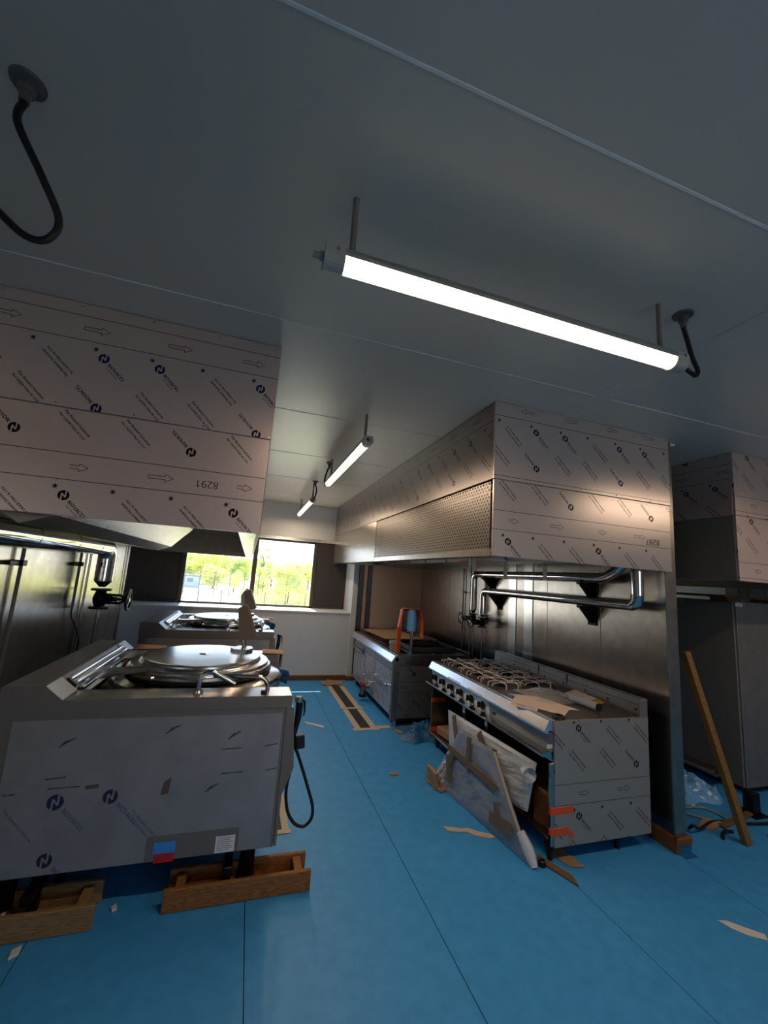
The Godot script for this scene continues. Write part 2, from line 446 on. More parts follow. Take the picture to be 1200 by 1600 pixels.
	var gr := mat("grass", Color(1, 1, 1), 0.95); gr.albedo_texture = noise_tex(3.0, Color(0.50, 0.55, 0.22), Color(0.78, 0.74, 0.42), 512, Vector2.ONE, 3); gr.uv1_scale = Vector3(0.2, 0.2, 1)
	for s in [["leaf_yellow", Color(0.68, 0.72, 0.38)], ["leaf_green", Color(0.50, 0.63, 0.38)], ["leaf_blue", Color(0.44, 0.56, 0.50)], ["leaf_pale", Color(0.70, 0.72, 0.50)], ["grass_blade", Color(0.70, 0.70, 0.34)]]:
		var m := mat(s[0], s[1], 0.8); m.backlight_enabled = true; m.backlight = Color(0.9, 0.9, 0.5)

const LAMP_GLOW := 2.6

func _ready() -> void:
	rng.seed = 7
	# camera, as calibrated from the photograph
	var cam := Camera3D.new(); cam.name = "camera"
	cam.position = V(0, 1.75, 0); cam.rotation = Vector3(0.15667, -0.3048, 0.06884)
	cam.fov = rad_to_deg(2.0 * atan(800.0 / 641.9)); cam.near = 0.05; cam.far = 400
	add_child(cam); cam.current = true
	# sky, sun, exposure
	var we := WorldEnvironment.new(); we.name = "world"
	var env := Environment.new()
	env.background_mode = Environment.BG_SKY
	var sky := Sky.new(); var sm := ProceduralSkyMaterial.new()
	sm.sky_top_color = Color(0.62, 0.80, 1.0); sm.sky_horizon_color = Color(0.97, 0.99, 1.0); sm.sky_curve = 0.12
	sm.ground_bottom_color = Color(0.5, 0.5, 0.48); sm.ground_horizon_color = Color(0.75, 0.76, 0.76)
	sm.sky_energy_multiplier = 1.0; sm.ground_energy_multiplier = 0.8
	sky.sky_material = sm; env.sky = sky
	env.background_energy_multiplier = 3.8
	env.tonemap_mode = Environment.TONE_MAPPER_LINEAR
	env.tonemap_exposure = 1.0
	env.sdfgi_enabled = true; env.ssao_enabled = true; env.ssil_enabled = true
	we.environment = env; add_child(we)
	var sun := DirectionalLight3D.new(); sun.name = "sun"
	var sd := Vector3(0.08, -1.70, 1.0).normalized()
	sun.basis = Basis.looking_at(sd, Vector3.FORWARD)
	sun.light_color = Color(1.0, 0.96, 0.88); sun.light_energy = 5.0; sun.light_angular_distance = 0.5; sun.shadow_enabled = true
	sun.sky_mode = DirectionalLight3D.SKY_MODE_LIGHT_ONLY
	add_child(sun)
	make_materials()
	shell()
	hoods()
	lamps()
	kettles()
	left_wall_things()
	gas_range()
	range_things()
	fryer_base()
	right_wall_things()
	right_room()
	floor_things()
	outdoors()

# ------------------------------------------------------------------ the room
func child_box(parent: Node3D, called: String, m: Material, x0: float, y0: float, z0: float, x1: float, y1: float, z1: float, e := 0.0, label := "") -> MeshInstance3D:
	return part(called, bx(x0, y0, z0, x1, y1, z1, e), m, parent, label)

func shell() -> void:
	# floor: a slab and the vinyl sheets that lie on it, a dark welded seam between two
	var fl := struct("floor", bx(-2.1, -0.3, -7.9, 7.2, -0.006, 4.2), M.seam_dark, "blue vinyl floor in long sheets with dark welded seams")
	var xs := [-1.95, -0.77, 0.178, 1.12, 2.083, 3.027, 3.97, 4.92, 5.86, 7.0]
	for i in xs.size() - 1:
		child_box(fl, "vinyl_sheet", M.vinyl, xs[i] + 0.0022, -0.006, -7.7, xs[i + 1] - 0.0022, 0.0, 4.0)
	# ceiling panels with pale sealed joints
	var ce := struct("ceiling", bx(-2.1, 3.002, -7.9, 7.2, 3.2, 4.2), M.sealant, "pale grey-blue ceiling of wide smooth panels with white joints")
	var zs := [4.0, 2.82, 1.62, 0.42, -0.781, -1.981, -3.168, -4.37, -5.57, -6.77, -7.7]
	for i in zs.size() - 1:
		for s in [[-1.95, 2.006], [2.108, 7.0]]:
			child_box(ce, "ceiling_panel", M.ceiling_paint, s[0], 2.995, zs[i + 1] + 0.003, s[1], 3.01, zs[i] - 0.003)
	for i in range(1, zs.size() - 1):
		var w: float = 0.005 if zs[i] > -1.5 else 0.0035
		child_box(ce, "joint_bead", M.sealant, -1.95, 2.9925, zs[i] - w, 7.0, 2.9965, zs[i] + w, 0.0015)
	for x in [2.0, 2.114]: child_box(ce, "joint_bead", M.sealant, x - 0.003, 2.991, -7.7, x + 0.003, 2.996, 4.0)
	child_box(ce, "joint_cover", M.ceiling_paint, 2.0, 2.989, -7.7, 2.114, 2.996, 4.0, 0.003)
	# wall behind the camera; its window is added to light the near room
	var wf := struct("wall_front", bx(-2.1, 0, 4.0, 7.2, 0.8, 4.2), M.wall_paint, "white wall behind the viewer with an opening for an added window")
	child_box(wf, "wall_top", M.wall_paint, -2.1, 2.5, 4.0, 7.2, 3.0, 4.2)
	child_box(wf, "wall_pier", M.wall_paint, -2.1, 0.8, 4.0, 0.9, 2.5, 4.2)
	child_box(wf, "wall_pier", M.wall_paint, 4.2, 0.8, 4.0, 7.2, 2.5, 4.2)
	var w2 := struct("window_2", b().box(V(0.9, 0.8, 4.04), V(4.2, 0.86, 4.12)).box(V(0.9, 2.44, 4.04), V(4.2, 2.5, 4.12)), M.frame_brown, "unseen brown-framed window added behind the viewer for daylight")
	for i in 5: child_box(w2, "mullion", M.frame_brown, 0.9 + i * 0.81, 0.86, 4.04, 0.96 + i * 0.81, 2.44, 4.12)
	for i in 4: child_box(w2, "pane", M.pane, 0.96 + i * 0.81, 0.86, 4.075, 1.71 + i * 0.81, 2.44, 4.081)
	# left wall, clad in steel sheets
	var wl := struct("wall_left", bx(-2.1, 0, -6.3, -1.562, 3.0, 4.2), M.wall_paint, "left wall clad in brushed steel sheets")
	var sl := [-6.3, -5.85, -4.93, -4.45, -3.47, -2.4, -1.3, 0.0]
	for i in sl.size() - 1:
		child_box(wl, "steel_sheet", M.steel_wall, -1.562, 0.1, sl[i] + 0.002, -1.55, 2.98, sl[i + 1] - 0.002, 0.002)
	child_box(wl, "corner_trim", M.steel_strip, -1.57, 0.1, -6.32, -1.535, 2.98, -6.27, 0.004)
	struct("baseboard_left", bx(-1.552, 0, -6.3, -1.53, 0.1, 4.0, 0.005), M.skirting, "orange-brown coved skirting along the steel left wall")
	# end wall: a set-back window wall and a low wall with a sill before it
	var wb := struct("wall_back", bx(-2.1, 2.31, -7.76, 1.86, 3.0, -7.7), M.wall_paint, "pale end wall with the window, a low wall and blank panels")
	child_box(wb, "return_wall", M.wall_paint, -2.1, 0, -7.95, -1.95, 3.0, -6.3)
	child_box(wb, "low_wall", M.wall_paint, -1.95, 0, -7.95, 1.86, 1.07, -7.1)
	child_box(wb, "pilaster", M.wall_paint, 1.76, 1.07, -7.7, 1.86, 3.0, -7.1, 0.006)
	child_box(wb, "pilaster", M.wall_paint, 1.752, 0.06, -7.1, 1.85, 1.95, -7.075, 0.006)
	struct("trim_1", bx(-1.95, 1.07, -7.72, 1.755, 1.10, -7.085, 0.004), M.sill_white, "deep white sill along the end window", "sill")
	struct("trim_2", bx(-1.95, 2.30, -7.71, 1.76, 2.355, -7.66, 0.004), M.steel_strip, "thin metal lip over the end window", "trim")
	var sk := struct("baseboard_back", bx(-1.95, 0, -7.105, 1.75, 0.075, -7.075, 0.006), M.skirting, "orange-brown skirting under the end window")
	child_box(sk, "end_piece", M.skirting, 1.74, 0, -7.08, 1.9, 0.06, -7.03, 0.006)
	# the window: frame, mullion, two panes, blank dark panels at both sides
	var z := -7.72
	var wi := struct("window_1", b().box(V(-1.05, 1.10, z - 0.022), V(1.16, 1.135, z + 0.02), 0.004).box(V(-1.05, 2.262, z - 0.022), V(1.16, 2.312, z + 0.02), 0.004).box(V(-1.09, 1.10, z - 0.022), V(-1.022, 2.312, z + 0.02), 0.004).box(V(1.116, 1.10, z - 0.022), V(1.18, 2.312, z + 0.02), 0.004), M.frame_brown, "two-pane end window in a dark brown frame looking onto trees")
	child_box(wi, "mullion", M.frame_brown, 0.05, 1.13, z - 0.022, 0.125, 2.27, z + 0.02, 0.004)
	child_box(wi, "pane", M.pane, -1.022, 1.135, z - 0.016, 0.05, 2.262, z - 0.01)
	child_box(wi, "pane", M.pane, 0.125, 1.135, z - 0.016, 1.116, 2.262, z - 0.01)
	for s in [[-1.95, -1.09, "dark brown blank panel left of the end window"], [1.18, 1.80, "dark brown blank panel right of the end window"]]:
		var bl := part("blank_panel", bx(s[0], 1.10, z - 0.022, s[1], 2.312, z, 0.004), M.blank_brown, wi, s[2])
		part("panel_rail", b().box(V(s[0], 1.10, z), V(s[1], 1.15, z + 0.02), 0.004).box(V(s[0], 2.26, z), V(s[1], 2.31, z + 0.02), 0.004), M.frame_brown, bl)
	# right of the low wall the end wall comes forward, clad in sheets; the brown ones carry reflections in their tint
	var wc := struct("wall_back_right", b().box(V(1.86, 0, -7.95), V(4.7, 3.0, -7.075)).box(V(4.7, 0, -7.95), V(6.8, 1.1, -7.075)).box(V(4.7, 2.26, -7.95), V(6.8, 3.0, -7.075)).box(V(6.8, 0, -7.95), V(7.2, 3.0, -7.075)), M.wall_paint, "end wall right of the window clad in steel sheets with brown reflection put into their colour", "wall")
	for s in [[1.85, 1.935, "steel_dark", 0.02], [1.94, 2.0, "steel_brown_reflect", 0.012], [2.004, 2.09, "steel_dark", 0.02]]:
		child_box(wc, "cover_strip", M[s[2]], s[0], 0.1, -7.076, s[1], 1.95, -7.075 + s[3], 0.004)
	child_box(wc, "steel_sheet", M.steel_brown_reflect, 2.09, 0.1, -7.076, 3.04, 1.96, -7.06, 0.002)
	var w3 := struct("window_3", b().box(V(4.7, 1.1, -7.78), V(6.8, 1.14, -7.70), 0.004).box(V(4.7, 2.22, -7.78), V(6.8, 2.26, -7.70), 0.004).box(V(4.7, 1.14, -7.78), V(4.75, 2.22, -7.70), 0.004).box(V(6.75, 1.14, -7.78), V(6.8, 2.22, -7.70), 0.004).box(V(5.72, 1.14, -7.78), V(5.78, 2.22, -7.70), 0.004), M.frame_brown, "unseen two-pane window added to light the room beyond the partition")  # added out of view to brighten the room beyond the partition
	for q in [4.75, 5.78]: child_box(w3, "pane", M.pane, q, 1.14, -7.745, q + 0.97, 2.22, -7.739)
	# partition behind the range
	var wp := struct("wall_partition", bx(3.05, 0.02, -7.075, 3.13, 3.0, -2.37), M.wall_paint, "partition clad in brushed steel sheets behind the range", "wall")
	var ps := [-7.06, -5.94, -4.86, -3.69, -2.99, -2.37]
	for i in ps.size() - 1:
		child_box(wp, "steel_sheet", M.steel_wall, 3.04, 0.1, ps[i] + 0.002, 3.052, 2.98, ps[i + 1] - 0.002, 0.002)
	for s in [[-4.369, -4.221], [-4.072, -3.919]]:
		child_box(wp, "cover_strip", M.steel_strip, 3.032, 0.1, s[0], 3.041, 2.5, s[1], 0.003)
	child_box(wp, "end_sheet", M.steel_dull, 3.038, 0.1, -2.371, 3.142, 2.99, -2.36, 0.003)
	child_box(wp, "end_sheet", M.steel_dull, 3.13, 0.1, -7.06, 3.142, 2.99, -2.362, 0.003)
	var bp := struct("baseboard_partition", b().box(V(3.018, 0, -7.06), V(3.05, 0.1, -2.34), 0.006).box(V(3.018, 0.05, -2.371), V(3.165, 0.1, -2.335), 0.006), M.skirting, "orange-brown coved skirting round the partition foot", "baseboard")
	part("loose_flap", flap(), M.vinyl_loose, bp, "blue vinyl flap under the skirting")
	struct("wall_right", bx(7.0, 0, -7.9, 7.2, 3.0, 4.2), M.wall_paint, "far white side wall with grey uprights")
	for i in 3: child_box(get_node("wall_right"), "upright", M.wall_grey, 6.93, 0, -4.45 + i * 0.34, 7.0, 3.0, -4.28 + i * 0.34, 0.005)

func flap() -> B:
	var m := B.new()
	m.box(V(3.03, 0.001, -2.365), V(3.16, 0.052, -2.345), 0.003)
	m.box(V(3.04, 0.0005, -2.345), V(3.15, 0.004, -2.29), 0.001)
	return m

# ------------------------------------------------------------------ extractor hoods
func screws(parent: Node3D, pts: Array, r := 0.006) -> void:
	for p in pts: part("screw", b().lathe(p, [[0.0, 0.004], [r * 0.8, 0.003], [r, 0.0]], 8, Basis(Vector3.RIGHT, PI / 2)), M.chrome, parent)

func hoods() -> void:
	# left hood
	var h := thing("extractor_hood", "large steel extractor hood over the kettles in printed film at the left", "extractor hood", V(-0.757, 1.93, -4.95))
	var f := -2.258
	part("front_panel", bx(-1.55, 2.449, f - 0.02, 0.037, 2.993, f, 0.002), M.film_left_upper, h, "upper front panel with blue film print")
	part("front_panel", bx(-1.55, 1.93, f - 0.02, 0.033, 2.446, f - 0.003, 0.002), M.film_left_lower, h, "lower front panel with black film print")
	part("side_panel", bx(0.017, 1.932, -7.64, 0.035, 2.993, f - 0.021, 0.002), M.steel_dull, h)
	part("end_panel", bx(-1.545, 1.93, -7.66, 0.017, 2.993, -7.64, 0.002), M.steel_dull, h)
	part("back_panel", bx(-1.549, 1.932, -7.64, -1.53, 2.993, f - 0.021), M.steel_dull, h)
	part("inner_ceiling", bx(-1.53, 2.36, -7.64, 0.017, 2.38, f - 0.021), M.steel_dull, h)
	part("gutter", b().prism(PackedVector2Array([Vector2(0.016, 1.932), Vector2(-0.075, 1.932), Vector2(-0.135, 2.06), Vector2(-0.12, 2.06), Vector2(-0.066, 1.95), Vector2(0.016, 1.95)]), V(0, 0, f - 0.022), Vector3.RIGHT, Vector3.UP, V(0, 0, -5.35)), M.film_crumpled, h, "gutter under loose shiny film")
	var pl := part("filter_housing", b().prism(PackedVector2Array([Vector2(-1.07, 1.885), Vector2(-0.93, 1.94), Vector2(-0.72, 2.17), Vector2(-0.66, 2.36), Vector2(-1.45, 2.36), Vector2(-1.4, 2.1)]), V(0, 0, f - 0.14), Vector3.RIGHT, Vector3.UP, V(0, 0, -3.2)), M.steel_dull, h, "sloping filter housing under the hood")
	part("filter_film", b().prism(PackedVector2Array([Vector2(-0.925, 1.94), Vector2(-0.715, 2.168), Vector2(-0.723, 2.175), Vector2(-0.933, 1.947)]), V(0, 0, f - 0.2), Vector3.RIGHT, Vector3.UP, V(0, 0, -3.1)), M.filter_film, pl, "wrinkled protective film")
	screws(h, [V(-1.25, 2.975, f), V(-0.93, 2.975, f), V(-0.61, 2.975, f), V(-0.29, 2.975, f), V(0.015, 2.975, f), V(-0.96, 2.463, f), V(-0.63, 2.463, f), V(-0.31, 2.463, f), V(0.017, 2.463, f)])
	var wr := part("pen_mark", text_mesh("8291", V(-0.20, 2.175, f - 0.002), 0.10, PI), M.black, h, "handwritten number, upside down")
	wr.set_meta("label", "handwritten number, upside down")
	# right hood
	var g := thing("extractor_hood", "large steel extractor hood over the range with a perforated flank panel", "extractor hood", V(2.26, 1.93, -5.0))
	f = -2.318
	part("front_panel", bx(1.478, 2.449, f - 0.02, 3.06, 2.993, f, 0.002), M.film_right_upper, g, "upper front panel with blue film print")
	part("front_panel", bx(1.482, 1.935, f - 0.02, 3.052, 2.446, f - 0.003, 0.002), M.film_right_lower, g, "lower front panel with black film print")
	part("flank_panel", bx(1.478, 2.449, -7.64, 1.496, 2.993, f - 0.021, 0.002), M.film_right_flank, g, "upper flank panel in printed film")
	part("flank_panel", bx(1.479, 1.935, -7.64, 1.496, 2.446, -4.985, 0.002), M.film_crumpled, g, "lower flank panel in wrinkled film")
	part("perforated_panel", perforated(1.481, 1.985, 2.435, -4.98, -2.36), M.film_plain, g, "perforated air inlet panel")
	part("flank_rail", bx(1.479, 1.935, -4.98, 1.496, 1.984, f - 0.021, 0.002), M.steel, g)
	part("inlet_backing", bx(1.53, 1.95, -4.98, 1.54, 2.44, f - 0.021), M.black, g)
	part("end_panel", bx(1.497, 1.935, -7.07, 3.035, 2.993, -7.055, 0.002), M.steel_dull, g)
	part("inner_ceiling", bx(1.497, 2.36, -7.05, 3.035, 2.38, f - 0.021), M.steel_dull, g)
	part("gutter", b().prism(PackedVector2Array([Vector2(1.5, 1.937), Vector2(1.60, 1.937), Vector2(1.66, 2.06), Vector2(1.645, 2.06), Vector2(1.59, 1.955), Vector2(1.5, 1.955)]), V(0, 0, f - 0.022), Vector3.RIGHT, Vector3.UP, V(0, 0, -4.73)), M.steel_dull, g)
	var fh := part("filter_housing", b().prism(PackedVector2Array([Vector2(2.10, 1.955), Vector2(2.40, 1.955), Vector2(2.75, 2.36), Vector2(1.75, 2.36)]), V(0, 0, f - 0.1), Vector3.RIGHT, Vector3.UP, V(0, 0, -4.6)), M.steel_dull, g)
	for i in 8:
		var z0 := f - 0.15 - i * 0.56
		part("grease_filter", b().prism(PackedVector2Array([Vector2(2.085, 1.965), Vector2(1.77, 2.33), Vector2(1.758, 2.32), Vector2(2.073, 1.955)]), V(0, 0, z0), Vector3.RIGHT, Vector3.UP, V(0, 0, -0.53)), M.steel_polished, fh)
	for i in 4:
		part("tape_strip", bx(1.62 + [0.03, 0.09, 0.42, 0.86][i], 1.80 + [0.03, 0.05, 0.0, 0.02][i], f - 0.6 - i * 0.05, 1.62 + [0.05, 0.13, 0.455, 0.90][i], 1.95, f - 0.598 - i * 0.05), M.masking_tape, g, "strip of masking tape hanging from the hood rim")
	screws(g, [V(1.50, 2.975, f), V(1.85, 2.975, f), V(2.17, 2.975, f), V(2.5, 2.975, f), V(2.8, 2.975, f), V(3.03, 2.975, f), V(1.85, 2.463, f), V(2.19, 2.463, f), V(2.52, 2.463, f), V(2.85, 2.463, f)])
	part("pen_mark", text_mesh("8297", V(2.93, 2.165, f - 0.002), 0.13, PI), M.black, g, "faint handwritten number, upside down")
	# third hood, in the room on the right
	var k := thing("extractor_hood", "third extractor hood beyond the partition at the right edge", "extractor hood", V(4.9, 1.92, -4.6))
	f = -2.3
	part("front_panel", bx(3.766, 2.455, f - 0.02, 6.0, 2.993, f, 0.002), M.film_far_front, k, "upper front panel in printed film")
	part("front_panel", bx(3.77, 1.915, f - 0.02, 6.0, 2.452, f - 0.003, 0.002), M.film_far_front, k, "lower front panel in printed film")
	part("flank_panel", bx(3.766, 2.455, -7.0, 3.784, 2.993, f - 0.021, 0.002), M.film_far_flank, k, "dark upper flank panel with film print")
	part("flank_panel", bx(3.767, 1.917, -7.0, 3.784, 2.452, f - 0.021, 0.002), M.cab_dark, k, "bare steel lower flank panel")
	part("far_side", bx(5.98, 1.917, -7.0, 6.0, 2.993, f - 0.021), M.steel_dull, k)
	part("end_panel", bx(3.784, 1.917, -7.02, 6.0, 2.993, -7.0), M.steel_dull, k)
	part("inner_ceiling", bx(3.784, 2.3, -7.0, 5.98, 2.32, f - 0.021), M.steel_dull, k)
	part("gutter", bx(3.784, 1.918, -7.0, 3.87, 1.93, f - 0.021), M.steel_polished, k)
	var fo := single("foam_blob", b().tube([V(3.07, 2.96, -2.40), V(3.11, 2.975, -2.40), V(3.17, 2.985, -2.40), V(3.24, 2.994, -2.40)], [0.05, 0.035, 0.022, 0.006], 8), M.foam, "cream blob of foam sealing the ceiling beside the right hood", "sealant", V(3.1, 2.93, -2.46))

func text_mesh(s: String, at: Vector3, length: float, angle: float) -> B:   # lettering laid on a face that looks towards +z
	var f := SystemFont.new(); f.font_names = PackedStringArray(["Droid Sans"])
	var tm := TextMesh.new(); tm.font = f; tm.text = s; tm.font_size = 24; tm.pixel_size = 0.01; tm.depth = 0.0
	var a := tm.get_mesh_arrays(); var bb := tm.get_aabb(); var k := length / bb.size.x
	var vs: PackedVector3Array = a[Mesh.ARRAY_VERTEX]; var ix: PackedInt32Array = a[Mesh.ARRAY_INDEX]
	var r := Basis(Vector3.BACK, angle); var m := B.new()
	for i in range(0, ix.size(), 3):
		m.ft(at + r * (vs[ix[i]] - bb.position) * k + V(0, 0, 0.001), at + r * (vs[ix[i + 1]] - bb.position) * k + V(0, 0, 0.001), at + r * (vs[ix[i + 2]] - bb.position) * k + V(0, 0, 0.001), Vector3.BACK)
	return m

func perforated(x: float, y0: float, y1: float, z0: float, z1: float) -> B:
	# a real sheet with staggered round holes, built cell by cell
	var m := B.new()
	var rows := 19; var cols := 72
	var dy := (y1 - y0) / rows; var dz := (z1 - z0) / cols
	for r in rows:
		var off := 0.5 * dz if r % 2 == 1 else 0.0
		var yb := y0 + r * dy
		for c in cols + 1:
			var a := z0 + c * dz - off; var e := a + dz
			if a < z0 - 1e-5 or e > z1 + 1e-5:
				a = maxf(a, z0); e = minf(e, z1)
				if e - a > 1e-4: m.quad(V(x, yb, a), V(x, yb, e), V(x, yb + dy, e), V(x, yb + dy, a), Vector3.LEFT)
				continue
			var cy := yb + dy / 2; var cz := (a + e) / 2
			var oc := []
			for k in 8:
				var t := TAU * k / 8
				oc.append(V(x, cy + 0.0078 * sin(t), cz + 0.0092 * cos(t)))
			var sq := [V(x, cy, e), V(x, yb + dy, e), V(x, yb + dy, cz), V(x, yb + dy, a), V(x, cy, a), V(x, yb, a), V(x, yb, cz), V(x, yb, e)]
			for k in 8:
				m.quad(oc[k], sq[k], sq[(k + 1) % 8], oc[(k + 1) % 8], Vector3.LEFT)
	return m

# ------------------------------------------------------------------ lamps
func batten(called_label: String, a: Vector3, along: Vector3, length: float, rods: Array, energy: float) -> void:
	var side := along.cross(Vector3.UP).normalized()
	var t := thing("batten_lamp", called_label, "lamp", a + V(0, 0.29, 0), "linear batten lamps")
	var P := func(l: float, s: float, y: float) -> Vector3: return a + along * l + side * s + Vector3.UP * y
	# housing: a channel with sloping cheeks; a is the middle of the near end, at the top of the diffuser
	part("housing", b().prism(PackedVector2Array([Vector2(-0.034, 0.0), Vector2(-0.037, 0.01), Vector2(-0.028, 0.03), Vector2(0.028, 0.03), Vector2(0.037, 0.01), Vector2(0.034, 0.0)]), P.call(0.06, 0, 0), side, Vector3.UP, along * (length - 0.12)), M.grey_plastic, t)
	var half := PackedVector2Array()
	for i in 13: half.append(Vector2(-0.034 * cos(PI * i / 12), -0.034 * sin(PI * i / 12) * 1.15))
	part("diffuser", b().prism(half, P.call(0.06, 0, 0), side, Vector3.UP, along * (length - 0.12)), M.lamp_glow, t, "glowing diffuser")
	var full := PackedVector2Array()
	for i in 13: full.append(Vector2(-0.038 * cos(PI * i / 12), -0.043 * sin(PI * i / 12)))
	full.append_array([Vector2(0.038, 0.012), Vector2(0.03, 0.034), Vector2(-0.03, 0.034), Vector2(-0.038, 0.012)])
	for e in [0.0, length - 0.065]:
		var cap := part("end_cap", b().prism(full, P.call(e, 0, 0), side, Vector3.UP, along * 0.065), M.white_plastic, t)
		part("latch", b().obox(P.call(e + 0.04, 0.038, 0.012), V(0.012, 0.014, 0.012), Basis.IDENTITY, 0.003), M.grey_plastic, cap)
	part("cable_gland", b().tube([P.call(0, 0, 0.0), P.call(-0.012, 0, 0), P.call(-0.0121, 0, 0), P.call(-0.035, 0, 0)], [0.016, 0.016, 0.012, 0.011], 12), M.grey_plastic, t)
	for r in rods:
		var rd := part("hanger_rod", b().tube([P.call(r, 0, 0.03), P.call(r, 0, 2.995 - a.y)], 0.0105, 10), M.rod_grey, t)
		part("clip", b().obox(P.call(r, 0, 0.033), V(0.032, 0.008, 0.032) , Basis.IDENTITY, 0.003), M.rod_grey, rd)
	var l := AreaLight3D.new(); l.name = "lamp_light"
	l.area_size = Vector2(length - 0.14, 0.06)
	l.basis = Basis(along, side if along.cross(side).dot(Vector3.UP) > 0 else -side, Vector3.UP)
	l.position = P.call(length / 2, 0, -0.046) - t.position
	l.light_color = Color(1.0, 0.885, 0.75); l.light_energy = energy; l.area_range = 12.0; l.area_attenuation = 2.0; l.shadow_enabled = true
	t.add_child(l)

func lamps() -> void:
	batten("lit batten lamp hanging nearest, across the view on two rods", V(0.115, 2.748, -1.195), Vector3.RIGHT, 1.56, [0.09, 1.44], LAMP)
	batten("lit batten lamp hanging in the middle of the aisle between the hoods", V(0.742, 2.752, -2.86), Vector3.FORWARD, 1.72, [0.12, 1.53], LAMP)
	batten("farthest lit batten lamp, near the end window", V(0.742, 2.752, -5.70), Vector3.FORWARD, 1.70, [0.05, 1.50], LAMP)
	batten("unseen batten lamp added to light the room beyond the partition, in line with the nearest", V(3.3, 2.748, -1.195), Vector3.RIGHT, 1.56, [0.09, 1.44], LAMP)  # added out of view to light the third hood and its room
	# ceiling glands with black cable
	gland(V(1.711, 2.995, -1.203), [V(1.711, 2.93, -1.203), V(1.73, 2.86, -1.2), V(1.75, 2.80, -1.2), V(1.775, 2.74, -1.197), V(1.76, 2.712, -1.196), V(1.725, 2.72, -1.195), V(1.69, 2.735, -1.195)], "black cable dropping from the ceiling to the nearest lamp's right end")
	gland(V(-0.709, 2.995, -1.19), [V(-0.709, 2.93, -1.19), V(-0.70, 2.85, -1.17), V(-0.64, 2.74, -1.19), V(-0.585, 2.63, -1.2), V(-0.60, 2.565, -1.2), V(-0.65, 2.56, -1.2), V(-0.73, 2.62, -1.2), V(-0.79, 2.655, -1.2), V(-0.95, 2.68, -1.2)], "loose black cable hanging from the ceiling above the left hood")
	gland(V(0.742, 2.995, -4.55), [V(0.742, 2.95, -4.55), V(0.72, 2.88, -4.58), V(0.715, 2.79, -4.63), V(0.735, 2.735, -4.62)], "thin black cable at the far end of the middle lamp")
	gland(V(0.742, 2.995, -5.62), [V(0.742, 2.95, -5.62), V(0.765, 2.88, -5.6), V(0.76, 2.80, -5.62), V(0.742, 2.752, -5.67)], "thin black cable at the near end of the farthest lamp")

const LAMP := 1.75

func gland(at: Vector3, pts: Array, label: String) -> void:
	var t := thing("hanging_cable", label, "cable", at)
	part("ceiling_gland", b().lathe(at, [[0.0, 0.0], [0.042, 0.0], [0.040, -0.008], [0.020, -0.012], [0.019, -0.035], [0.014, -0.037], [0.012, -0.062], [0.0, -0.062]], 16), M.gland_grey, t)
	part("cable", b().tube(smooth(pts, 6), 0.0095, 8), M.black_rubber, t)

# ------------------------------------------------------------------ kettles
func kettle_film() -> ImageTexture:
	# worn film on the kettle's flank: 1.34 x 0.74 m, x from -1.02, top at 0.94
	var S := 760.0
	var im := Image.create(1018, 562, false, Image.FORMAT_RGB8)
	var nz := FastNoiseLite.new(); nz.seed = 5; nz.frequency = 0.006; nz.fractal_octaves = 5
	for y in 562:
		for x in 1018:
			var k := nz.get_noise_2d(x, y * 0.8) * 0.5 + 0.5
			im.set_pixel(x, y, Color(0.78, 0.79, 0.81).lerp(Color(0.90, 0.91, 0.93), k))
	var ink := Color(0.26, 0.31, 0.46); var faint := Color(0.58, 0.61, 0.68)
	var P := func(x: float, y: float) -> Vector2: return Vector2(x + 1.02, 0.94 - y) * S
	for q in [[-0.778, 0.542, 0.036], [-0.541, 0.548, 0.034], [-0.781, 0.284, 0.032]]:
		logo2(im, P.call(q[0], q[1]), q[2] * S, ink, Color(0.84, 0.85, 0.87))
		text2(im, "NOVACEL", P.call(q[0] + 0.03, q[1] - 0.045), 0.14 * S, 0.8, faint)
	for q in [[-0.773, 0.816, 0.03], [0.02, 0.815, 0.022], [-0.30, 0.86, 0.02], [-0.07, 0.55, 0.02]]:
		for i in 4: line2(im, P.call(q[0] - q[2] + i * 0.012, q[1] - 0.02 + 0.008 * i), P.call(q[0] - q[2] + 0.03 + i * 0.012, q[1] + 0.012 + 0.003 * i), 5, ink.lerp(faint, 0.4 + 0.1 * i))
	text2(im, "The Newest Solution", P.call(-0.44, 0.47), 0.22 * S, 0.82, faint)
	text2(im, "for LASER Fiber & CO2", P.call(-0.455, 0.45), 0.22 * S, 0.82, faint)
	text2(im, "The Newest Solution", P.call(-0.99, 0.52), 0.2 * S, 0.85, faint)
	for q in [[-0.821, 0.606, -0.685, 0.607], [-0.02, 0.62, 0.097, 0.622], [-0.036, 0.746, 0.076, 0.747], [0.22, 0.62, 0.28, 0.63], [0.20, 0.75, 0.27, 0.76], [-1.0, 0.59, -0.95, 0.592], [-0.84, 0.65, -0.75, 0.655]]:
		line2(im, P.call(q[0], q[1]), P.call(q[2], q[3]), 3.5, Color(0.30, 0.32, 0.38))
	poly2(im, PackedVector2Array([P.call(-0.30, 0.60), P.call(-0.265, 0.62), P.call(-0.272, 0.54), P.call(-0.31, 0.535)]), Color(0.62, 0.53, 0.44))
	line2(im, P.call(-0.66, 0.60), P.call(-0.60, 0.603), 14, Color(0.60, 0.54, 0.50))
	im.generate_mipmaps()
	return ImageTexture.create_from_image(im)

